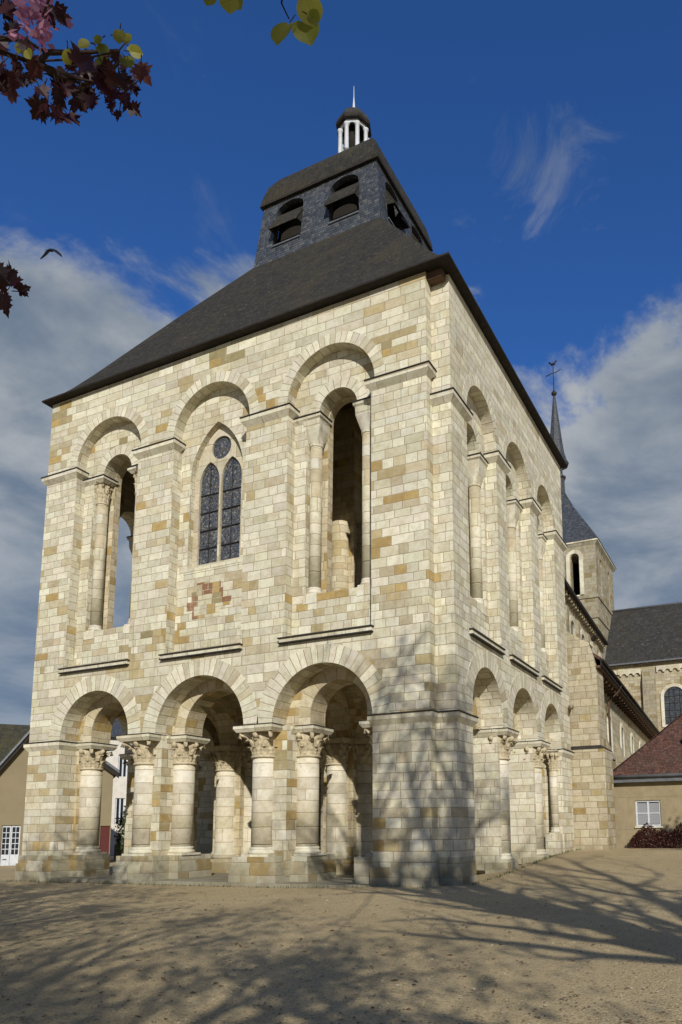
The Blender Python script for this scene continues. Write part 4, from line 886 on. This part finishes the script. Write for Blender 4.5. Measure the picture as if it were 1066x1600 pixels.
m = MB(); leafcloud(m, bp, .22, rn, 1500); bs = thing('bush', 'green leafy bush in front of the white house beyond the arch', 'bush', (BU[0], BU[1], -.75)); m.build('foliage', 'green', bs, False)
m = MB(); m.tube([(BU[0], BU[1], -.9), (BU[0]+.05, BU[1], .6), (BU[0]-.1, BU[1]+.1, 2)], [.1, .08, .03], 6); m.build('trunk', 'bark', bs)

# ------------------------------------------------------------ trees (trunks stand out of the picture beside and behind the camera; crowns cast the dappled shade)
def maple_outline(s_, rn):
    pts = []
    spec = [(0, .0, .12), (28, .55, .22), (50, .78, .3), (62, .60, .3), (75, .62, .3), (84, .98, 0), (97, .55, .2), (112, .70, .2), (122, .92, 0)]
    half = [(.06, -.02), (.30, -.12), (.46, -.02), (.36, .10), (.62, .22), (.48, .30), (.74, .48), (.50, .50), (.42, .56), (.22, .52), (.26, .74), (.14, .80), (.0, 1.04)]
    half = [(x*rn.uniform(.88, 1.1), y*rn.uniform(.95, 1.05)) for x, y in half]
    return [(x*s_, y*s_) for x, y in half] + [(-x*s_, y*s_) for x, y in reversed(half[:-1])]
def heart_outline(s_, rn):
    r = []
    for i in range(18):
        t = 2*PI*i/18; x = .5*math.sin(t)*(1-.12*math.cos(t)); y = .5-.48*math.cos(t)-(.16*max(0, math.cos(t)-.75)*-4 if 0 else 0)
        if i == 0: y = .12
        if i == 9: y = 1.06
        r.append((x*s_, y*s_))
    return r
def leaf(mb, p, d, n, outline, rn, fold=.25):
    """flat-cut leaf folded along its midrib and curled; stalk end at p, tip towards d"""
    d = d.normalized(); t = d.cross(n).normalized(); n = t.cross(d)
    c = len(mb.v); pts = [p+d*y+t*x+n*(abs(x)*fold-(y*y)*1.6) for x, y in outline]
    k = len(outline)//2; mid = [p+d*(outline[k][1]*f)-n*((outline[k][1]*f)**2*1.6) for f in (.0, .5)]
    nn = len(pts); vs = pts+mid; fs = []
    for i in range(nn): fs.append((i, (i+1) % nn, nn+1))
    mb.add(vs, fs)
def grow(mb, rn, p, d, L, r, depth, tips, taper=.62, spread=.75, up=.08, nchild=(2, 4), prune=True, lean=Vector((0, 0, 0))):
    n = 5; pts = [p]; rad = [r]; q = p.copy(); dd = d.normalized()
    for i in range(n):
        dd = (dd+Vector((rn.gauss(0, .13), rn.gauss(0, .13), rn.gauss(0, .10)+up*.3))+lean*.05).normalized(); q = q+dd*L/n
        if prune and in_frame(q, 25): break
        pts.append(q.copy()); rad.append(r*(1-(1-taper)*(i+1)/n))
    if len(pts) < 2: return
    mb.tube(pts, rad, 6 if r > .05 else 4)
    if depth <= 0: tips.append((pts[-1], dd)); tips.append((pts[len(pts)//2], dd)); return
    for k in range(rn.randint(*nchild)):
        f = rn.uniform(.35, 1.0) if k else 1.0; b = pts[min(len(pts)-1, int(f*(len(pts)-1)))]
        ax = Vector((rn.gauss(0, 1), rn.gauss(0, 1), rn.gauss(0, .6))).normalized(); nd = (dd+ax*spread+Vector((0, 0, up))+lean*.1).normalized()
        grow(mb, rn, b, nd, L*rn.uniform(.62, .82), max(.006, r*taper*(.85 if k == 0 else .62)), depth-1, tips, taper, spread, up, nchild, prune, lean)
def limb(mb, rn, pts, r0_, r1_, tips, depth=3, every=1, L=2.2, spread=.8, up=.15):
    pts = [Vector(p) for p in pts]; fine = []
    for i in range(len(pts)-1):
        for k in range(5): fine.append(pts[i].lerp(pts[i+1], k/5)+Vector((rn.gauss(0, .05), rn.gauss(0, .05), rn.gauss(0, .04))))
    fine.append(pts[-1]); n = len(fine); rad = [r0_+(r1_-r0_)*i/(n-1) for i in range(n)]
    mb.tube(fine, rad, 9)
    for i in range(3, n, every):
        dd = (fine[i]-fine[i-1]).normalized(); ax = Vector((rn.gauss(0, 1), rn.gauss(0, 1), rn.gauss(0, .5))).normalized()
        grow(mb, rn, fine[i], dd+ax*spread, L*rn.uniform(.7, 1.1), rad[i]*.6, depth, tips, up=up)
# maple on the left of the camera
rn = random.Random(21); MT = (-1.2, -20.2)
maple = thing('maple_tree', 'maroon leaved maple whose leafy twigs hang into the upper left corner', 'tree', (MT[0], MT[1], -.1))
m = MB(); tips = []; b0 = Vector((MT[0], MT[1], -.4))
limb(m, rn, [b0, b0+Vector((.05, .1, 1.2)), b0+Vector((.0, .2, 2.9))], .34, .26, tips, 0, 99)
top = b0+Vector((0, .2, 2.9))
for tgt in ((-4.5, -17.5, 6.2), (-2.0, -15.6, 6.8), (2.2, -17.8, 6.6), (-.5, -19.6, 9.2), (-4.2, -21, 8.0), (2.6, -21.5, 7.6), (.6, -16.4, 5.4), (-6.2, -18.6, 5.4), (-5, -15.2, 8.2), (-1.6, -15.2, 8.8), (-3, -16.5, 10)):
    t = Vector(tgt); mid = top.lerp(t, .5)+Vector((0, 0, .5)); limb(m, rn, [top, mid, t], .15, .05, tips, 2, 1, 1.9, .85, .05)
m.build('trunk', 'bark', maple)
cr = MB(); cnt = 0
for p, d in tips:
    for k in range(8):
        c = p+Vector((rn.gauss(0, .26), rn.gauss(0, .22), rn.gauss(0, .18)))
        if in_frame(c, 60): continue
        a = Vector((rn.gauss(0, .6), rn.gauss(0, .6), 1)).normalized(); b = a.orthogonal().normalized(); b = Matrix.Rotation(rn.uniform(0, 6.28), 3, a) @ b; t = a.cross(b); s_ = rn.uniform(.09, .15)
        cr.add([c-b*s_*.5, c-b*s_*.1+t*s_*.55, c+b*s_*.2+t*s_*.25, c+b*s_*.6, c+b*s_*.2-t*s_*.25, c-b*s_*.1-t*s_*.55], [(0, 1, 2, 3, 4, 5)]); cnt += 1
cr.build('crown', 'maple', maple, False)
print('maple tips', len(tips), 'leaves', cnt)
# a second tree stands wholly behind the camera and shades the left and the near gravel
rn = random.Random(57); T2 = Vector((9.0, -27.0, -.4)); tree2 = thing('plane_tree', 'broad leafy tree standing behind the viewer and shading the near gravel', 'tree', T2); m = MB(); tips = []
limb(m, rn, [T2, T2+Vector((.1, 0, 2)), T2+Vector((0, .1, 3.6))], .36, .28, tips, 0, 99); top = T2+Vector((0, .1, 3.6))
for tgt in ((5.0, -24.5, 8.0), (8.5, -23.4, 8.6), (12.6, -25, 7.4), (6, -28, 9.4), (10, -27, 10.5), (3.6, -27.4, 7.2), (13, -28, 8.4), (10.8, -22.6, 7)):
    t = Vector(tgt); limb(m, rn, [top, top.lerp(t, .5)+Vector((0, 0, .5)), t], .16, .05, tips, 2, 1, 1.9, .85, .05)
m.build('trunk', 'bark', tree2); cr = MB()
for p, d in tips:
    for k in range(7):
        c = p+Vector((rn.gauss(0, .26), rn.gauss(0, .26), rn.gauss(0, .2)))
        if in_frame(c, 60): continue
        a = Vector((rn.gauss(0, .6), rn.gauss(0, .6), 1)).normalized(); b = a.orthogonal().normalized(); b = Matrix.Rotation(rn.uniform(0, 6.28), 3, a) @ b; t = a.cross(b); s_ = rn.uniform(.10, .16)
        cr.add([c-b*s_*.5, c+t*s_*.4, c+b*s_*.6, c-t*s_*.4], [(0, 1, 2, 3)])
cr.build('crown', 'green', tree2, False)
# the maple's low twig in the corner of the view
tw = MB(); lf = MB(); rn = random.Random(4)
DT = 3.3
def P3(x, y, d=DT): return at(x, y, d)
paths = [[(-420, -260, 4.6), (-180, -40, 3.9), (-30, 70), (60, 100), (120, 122), (165, 132), (212, 130)],
         [(60, 100), (95, 118), (130, 132), (160, 128)], [(-60, 20, 3.5), (0, 60), (40, 62), (75, 85)], [(85, 108), (92, 150), (97, 185)], [(60, 100), (75, 82), (140, 82), (185, 78)],
         [(165, 132), (178, 105), (190, 92)], [(-60, 90, 3.5), (-10, 110), (14, 138)], [(-80, 380, 3.4), (-20, 420, 3.4), (10, 445, 3.4)], [(-20, 420, 3.4), (5, 470, 3.4)], [(130, 132), (120, 150), (128, 172)], [(165, 132), (185, 150), (196, 165)]]
for pa in paths:
    pp = [P3(*q) for q in pa]; tw.tube(pp, [.011-.008*i/(len(pp)-1) for i in range(len(pp))], 6)
leafs = [(97, 187, 34, 10), (72, 165, 38, -15), (90, 150, 36, 25), (125, 150, 38, 0), (150, 135, 36, 30), (120, 118, 44, 160), (105, 128, 40, -30), (175, 150, 30, 10), (198, 165, 28, 5), (214, 118, 34, 35), (186, 128, 34, 20), (205, 140, 24, -20), (160, 110, 30, 60), (60, 120, 30, -40), (44, 95, 26, 200), (12, 135, 40, -10), (5, 150, 30, -60), (28, 108, 22, 20), (8, 80, 26, -80), (62, 145, 24, 15), (140, 160, 30, -8), (84, 22, 30, 20), (78, 30, 26, -30), (20, 60, 24, 100), (110, 100, 26, 30), (168, 128, 26, 70), (135, 120, 30, -50), (150, 118, 24, 10), (190, 108, 22, 130), (5, 20, 34, 60), (10, 440, 34, 60), (18, 452, 30, 80), (10, 480, 34, 10), (-4, 430, 30, 40), (3, 110, 30, -20), (36, 130, 18, 0), (178, 168, 22, -10)]
for x, y, s_, ang in leafs:
    for q in range(3):
        xx, yy = x+rn.uniform(-12, 12)*(q > 0), y+rn.uniform(-10, 16)*(q > 0); dep = DT+rn.uniform(-.25, .25); size = s_*(.60, .52, .46)[q]/FPX*dep; a = R(ang+rn.uniform(-25, 25)*(1+q))
        p = P3(xx, yy-s_*.35, dep); d = (-UP*math.cos(a)+RT*math.sin(a)+fw*rn.uniform(-.5, .5)); nrm = (fw*-1+UP*rn.uniform(-.7, .7)+RT*rn.uniform(-.9, .9)).normalized()
        leaf(lf, p, d, nrm, maple_outline(size, rn), rn, .3)
        tw.tube([p, p-d.normalized()*size*.55+UP*size*.25], .0016, 4)
tw.build('twig', 'twig', maple); lf.build('twig_leaves', 'maple', maple, False)
# lime on the right of the camera: big leaning limbs, thin spring foliage
rn = random.Random(33); LT = Vector((14.5, -18.7, -.4))
lime = thing('lime_tree', 'spreading tree with pale yellow green leaves hanging at the top edge', 'tree', LT)
m = MB(); tips = []
fork = Vector((14.2, -18.6, 4.6))
limb(m, rn, [LT, LT+Vector((-.1, .05, 2.4)), fork], .31, .25, tips, 0, 99)
limb(m, rn, [fork, (14.0, -18.6, 6.8), (12.2, -18.6, 9.3), (10.4, -18.5, 11.6), (9.6, -18.2, 13.2), (9.5, -17.9, 14.6)], 0.312, 0.105, tips, 2, 1, 2.1, .85, .1)
limb(m, rn, [(12.6, -18.6, 8.8), (12.3, -18.0, 11), (11.3, -17.8, 12.6), (10.9, -17.9, 14.4)], 0.169, 0.075, tips, 2, 1, 1.7, .85, .1)
limb(m, rn, [(13.9, -18.5, 7.4), (12.6, -16.8, 8.4), (11.6, -15.9, 9.6), (11.2, -15.6, 11.4)], 0.143, 0.060, tips, 2, 2, 1.6, .85, .1)
limb(m, rn, [(14.1, -18.6, 5.8), (12.4, -19.8, 7.0), (11.2, -20.4, 7.6)], 0.130, 0.060, tips, 1, 2, 1.3, .85, .1)
limb(m, rn, [fork, (13.9, -18.4, 8), (13.0, -18.1, 12), (12.9, -18.0, 14.2), (12.8, -17.9, 15.6)], 0.338, 0.105, tips, 2, 1, 2.2, .85, .15)
limb(m, rn, [fork, (15.6, -18.2, 8), (17.2, -17.6, 11.5), (17.8, -17.2, 15)], 0.286, 0.090, tips, 2, 1, 2.4, .85, .15)
limb(m, rn, [fork, (14.9, -20.5, 8), (15.6, -22, 12), (15.6, -22.6, 15.5)], 0.260, 0.075, tips, 2, 2, 2.2, .8, .2)
limb(m, rn, [fork, (15.9, -19.2, 5.4), (19.2, -19.6, 6.6), (22, -19.2, 8.2)], 0.247, 0.075, tips, 2, 2, 2.2, .8, .2)
lowt = []
limb(m, rn, [fork+Vector((0, 0, -.8)), (12.9, -20.6, 4.9), (11.4, -21.9, 5.6), (10.2, -22.6, 6.3)], .15, .05, lowt, 2, 1, 1.5, .8, .05)
limb(m, rn, [fork, (15.2, -18.7, 8.5), (16.0, -18.5, 13), (15.8, -18.6, 17.0)], .15, .05, tips, 2, 1, 1.9, .85, .1)
m.build('trunk', 'bark', lime)
cr = MB()
for T, K, S in ((tips, 3, .11), (lowt, 8, .13)):
    for p, d in T:
        for k in range(K):
            c = p+Vector((rn.gauss(0, .2), rn.gauss(0, .2), rn.gauss(0, .16)))
            if in_frame(c, 60): continue
            a = Vector((rn.gauss(0, .7), rn.gauss(0, .7), 1)).normalized(); b = a.orthogonal().normalized(); b = Matrix.Rotation(rn.uniform(0, 6.28), 3, a) @ b; t = a.cross(b); s_ = S*rn.uniform(.7, 1.2)
            cr.add([c-b*s_*.5, c+t*s_*.4, c+b*s_*.6, c-t*s_*.4], [(0, 1, 2, 3)])
cr.build('crown', 'lime', lime, False)
tw = MB(); lf = MB(); DL = 3.0
tw.tube([(10.4, -18.5, 11.6), (9.4, -18.2, 8.5), (8.2, -17.5, 6.0), at(520, -330, 3.3), at(450, -60, DL), at(440, 5, DL), at(452, 30, DL)], [.03, .022, .014, .008, .004, .003, .002], 6)
tw.tube([(8.2, -17.5, 6.0), at(380, -200, 3.1), at(345, -40, DL), at(357, 2, DL)], [.012, .006, .003, .002], 6)
tw.tube([at(345, -40, DL), at(150, -60, 3.1), at(80, -10, 3.15), at(60, 40, 3.2), at(70, 95, 3.2)], [.005, .004, .004, .003, .002], 6)
tw.tube([at(70, 95, 3.2), at(130, 92, 3.2), at(185, 80, 3.2), at(200, 62, 3.2)], [.003, .003, .0025, .002], 6)
for x, y, s_, ang in [(453, 50, 34, -30), (470, 46, 36, 22), (474, 8, 34, 25), (480, 30, 18, 60), (333, -2, 26, -25), (358, 10, 34, 5), (364, 4, 22, 35), (106, 86, 26, 0), (160, 66, 16, -60), (188, 55, 22, -10), (194, 62, 22, 20), (178, 62, 14, 80), (200, 80, 18, 50), (202, 90, 22, 95), (194, 100, 26, 30), (168, 100, 26, -25), (142, 78, 22, -70), (150, 82, 24, 60), (34, 74, 18, -30), (42, 84, 18, 20)]:
    dep = (DL if x > 300 else 3.2)+rn.uniform(-.06, .06); size = s_*(.86 if x > 400 else .62)/FPX*dep; a = R(ang); d = (-UP*math.cos(a)+RT*math.sin(a)+fw*rn.uniform(-.3, .3)); p = at(x, y-s_*.45, dep)
    leaf(lf, p, d, (-fw+UP*rn.uniform(-.3, .5)+RT*rn.uniform(-.5, .5)).normalized(), heart_outline(size, rn), rn, .25); tw.tube([p, p-d.normalized()*size*.4], .0015, 4)
tw.build('twig', 'twig', lime); lf.build('twig_leaves', 'lime', lime, False)
fl = MB(); rn = random.Random(6)
for _ in range(120):
    x, y = rn.gauss(58, 14), rn.gauss(38, 24)
    if y > 82: continue
    p = at(x, y, 3.2+rn.uniform(-.15, .15)); a = Vector((rn.gauss(0, 1), rn.gauss(0, 1), rn.gauss(0, 1))).normalized(); b = a.orthogonal(); t = a.cross(b); s_ = rn.uniform(.010, .02)
    fl.add([p, p+b*s_+t*s_*.5, p+b*s_*1.5, p+b*s_-t*s_*.5], [(0, 1, 2, 3)])
fl.build('blossom', 'pink', lime, False)

rn = random.Random(71); T3 = Vector((12.2, 5.6, .5)); sm = thing('round_tree', 'small round tree beside the square shading the cottage wall', 'tree', T3); m = MB(); tips = []
limb(m, rn, [T3, T3+Vector((0, 0, 1.8)), T3+Vector((-.1, .1, 3.4))], .16, .10, tips, 0, 99)
for tgt in ((10.9, 5.5, 6.2), (12.8, 6.8, 6.6), (13.4, 4.6, 6.0), (11.8, 4.6, 7.4)): limb(m, rn, [T3+Vector((-.1, .1, 3.2)), Vector(tgt)], .08, .03, tips, 2, 1, 1.1, .9, .05)
m.build('trunk', 'bark', sm); cr = MB()
for p, d in tips:
    for k in range(9):
        c = p+Vector((rn.gauss(0, .22), rn.gauss(0, .22), rn.gauss(0, .2)))
        if not in_frame(c, 60): leafcloud(cr, lambda r, c=c: c, .16, rn, 1)
cr.build('crown', 'green', sm, False)

# ------------------------------------------------------------ bird
BK = 1.35; bp_ = at(80, 391, 44)
bird = tag(bpy.data.objects.new('bird', None), 'small dark bird with spread wings flying left of the roof', 'bird'); COL.objects.link(bird); bird.location = bp_
b = MB(); F = (fw*.72+UP*.45+RT*.12).normalized(); S = (RT+fw*.15).cross(F).cross(F).normalized()*-1; S = F.cross(UP).normalized(); U = S.cross(F)
b.tube([bp_-F*.22, bp_-F*.12, bp_, bp_+F*.1, bp_+F*.15, bp_+F*.19, bp_+F*.23], [.012, .04, .055, .045, .03, .032, .006], 8)
b.add([bp_-F*.16-S*.02, bp_-F*.16+S*.02, bp_-F*.32+S*.055, bp_-F*.32-S*.055, bp_-F*.16-S*.02+U*.012, bp_-F*.16+S*.02+U*.012, bp_-F*.32+S*.055+U*.006, bp_-F*.32-S*.055+U*.006], [(0, 1, 2, 3), (4, 7, 6, 5), (0, 4, 5, 1), (1, 5, 6, 2), (2, 6, 7, 3), (3, 7, 4, 0)])
b.v = [tuple(bp_+(Vector(p)-bp_)*BK) for p in b.v]; b.build('body', 'bird', bird)
for sg in (-1, 1):
    wg = MB(); pr = [(.02, .10, -.13, .03), (.12, .13, -.13, -.02), (.22, .10, -.13, -.10), (.32, .02, -.15, -.18), (.40, -.10, -.17, -.25)]
    vs = []
    for s_, f, k, u in pr: vs += [bp_+S*sg*s_+F*f+U*u*.9, bp_+S*sg*s_+F*k+U*u*.9, bp_+S*sg*s_+F*k+U*(u*.9+.008), bp_+S*sg*s_+F*f+U*(u*.9+.02)]
    wg.add(vs, [(4*i+a, 4*i+(a+1) % 4, 4*i+4+(a+1) % 4, 4*i+4+a) for i in range(4) for a in range(4)] + [(0, 1, 2, 3), (19, 18, 17, 16)]); wg.v = [tuple(bp_+(Vector(p)-bp_)*BK) for p in wg.v]; wg.build('wing', 'bird', bird)

# ------------------------------------------------------------ litter on the gravel
rn = random.Random(12); pb = MB()
for _ in range(5200):
    d = 6.2+18*rn.random()**1.7; a = YAW+rn.uniform(-.62, .42); x, y = CAM.x+d*math.sin(a), CAM.y+d*math.cos(a)
    if y > -.3 and x < 1: continue
    s_ = rn.uniform(.006, .020)*(1+.6*(rn.random() < .04)); z = gz(x, y)
    vs = [(x+s_*rn.uniform(.7, 1.2)*math.cos(k*PI/2+.4), y+s_*rn.uniform(.7, 1.2)*math.sin(k*PI/2+.4), z+.002) for k in range(4)]
    pb.add(vs+[(x+rn.uniform(-.3, .3)*s_, y+rn.uniform(-.3, .3)*s_, z+s_*rn.uniform(.5, .9))], [(0, 1, 4), (1, 2, 4), (2, 3, 4), (3, 0, 4), (3, 2, 1, 0)])
pbm, gg, bb = newmat('pebble'); gi = gg.n.new('ShaderNodeNewGeometry'); gg.l.new(gg.ramp(gi.outputs['Random Per Island'], [(0, (.17, .125, .075)), (.4, (.30, .235, .15)), (.7, (.42, .35, .24)), (.92, (.47, .40, .29))], 'CONSTANT'), bb.inputs[0]); bb.inputs['Roughness'].default_value = .95
o = pb.build('pebbles', pbm); o['kind'] = 'stuff'; o['label'] = 'small loose pebbles scattered over the gravel square'; o['category'] = 'pebbles'
rn = random.Random(40); lt = MB()
for _ in range(420):
    d = 6.4+22*rn.random()**1.3; a = YAW+rn.uniform(-.62, .40); x, y = CAM.x+d*math.sin(a), CAM.y+d*math.cos(a)
    if y > -.5 and x < 1.2: continue
    z = gz(x, y)+.008; s_ = rn.uniform(.025, .055); q = rn.uniform(0, 6.28); c_, n_ = math.cos(q)*s_, math.sin(q)*s_
    lt.add([(x-c_, y-n_, z), (x+n_*.5, y-c_*.5, z+rn.uniform(0, .02)), (x+c_, y+n_, z+rn.uniform(0, .03)), (x-n_*.5, y+c_*.5, z+rn.uniform(0, .02))], [(0, 1, 2, 3)])
o = lt.build('fallen_leaves', leafmat('dry_leaf', (.09, .045, .02), (.20, .12, .05), .1), None, False); o['kind'] = 'stuff'; o['label'] = 'dry brown leaves lying about on the gravel'; o['category'] = 'leaves'
gt = MB()
for _ in range(900):
    if rn.random() < .6: x, y = rn.uniform(-16.2, .3), -.30-abs(rn.gauss(0, .07))
    else: x, y = .85+abs(rn.gauss(0, .07)), rn.uniform(.3, 13.5)
    if rn.random() < .5 and math.sin(x*2.1+y*1.7)+math.sin(x*5.3+y*3.1) < .2: continue
    z = gz(x, y)-.01; h_ = rn.uniform(.04, .13); q = rn.uniform(0, 6.28); c_, n_ = math.cos(q)*.012, math.sin(q)*.012; lx, ly = rn.gauss(0, .035), rn.gauss(0, .035)
    gt.add([(x-c_, y-n_, z), (x+c_, y+n_, z), (x+lx, y+ly, z+h_)], [(0, 1, 2)])
o = gt.build('grass_tufts', 'green', None, False); o['kind'] = 'stuff'; o['label'] = 'weedy grass blades along the foot of the tower walls'; o['category'] = 'grass'
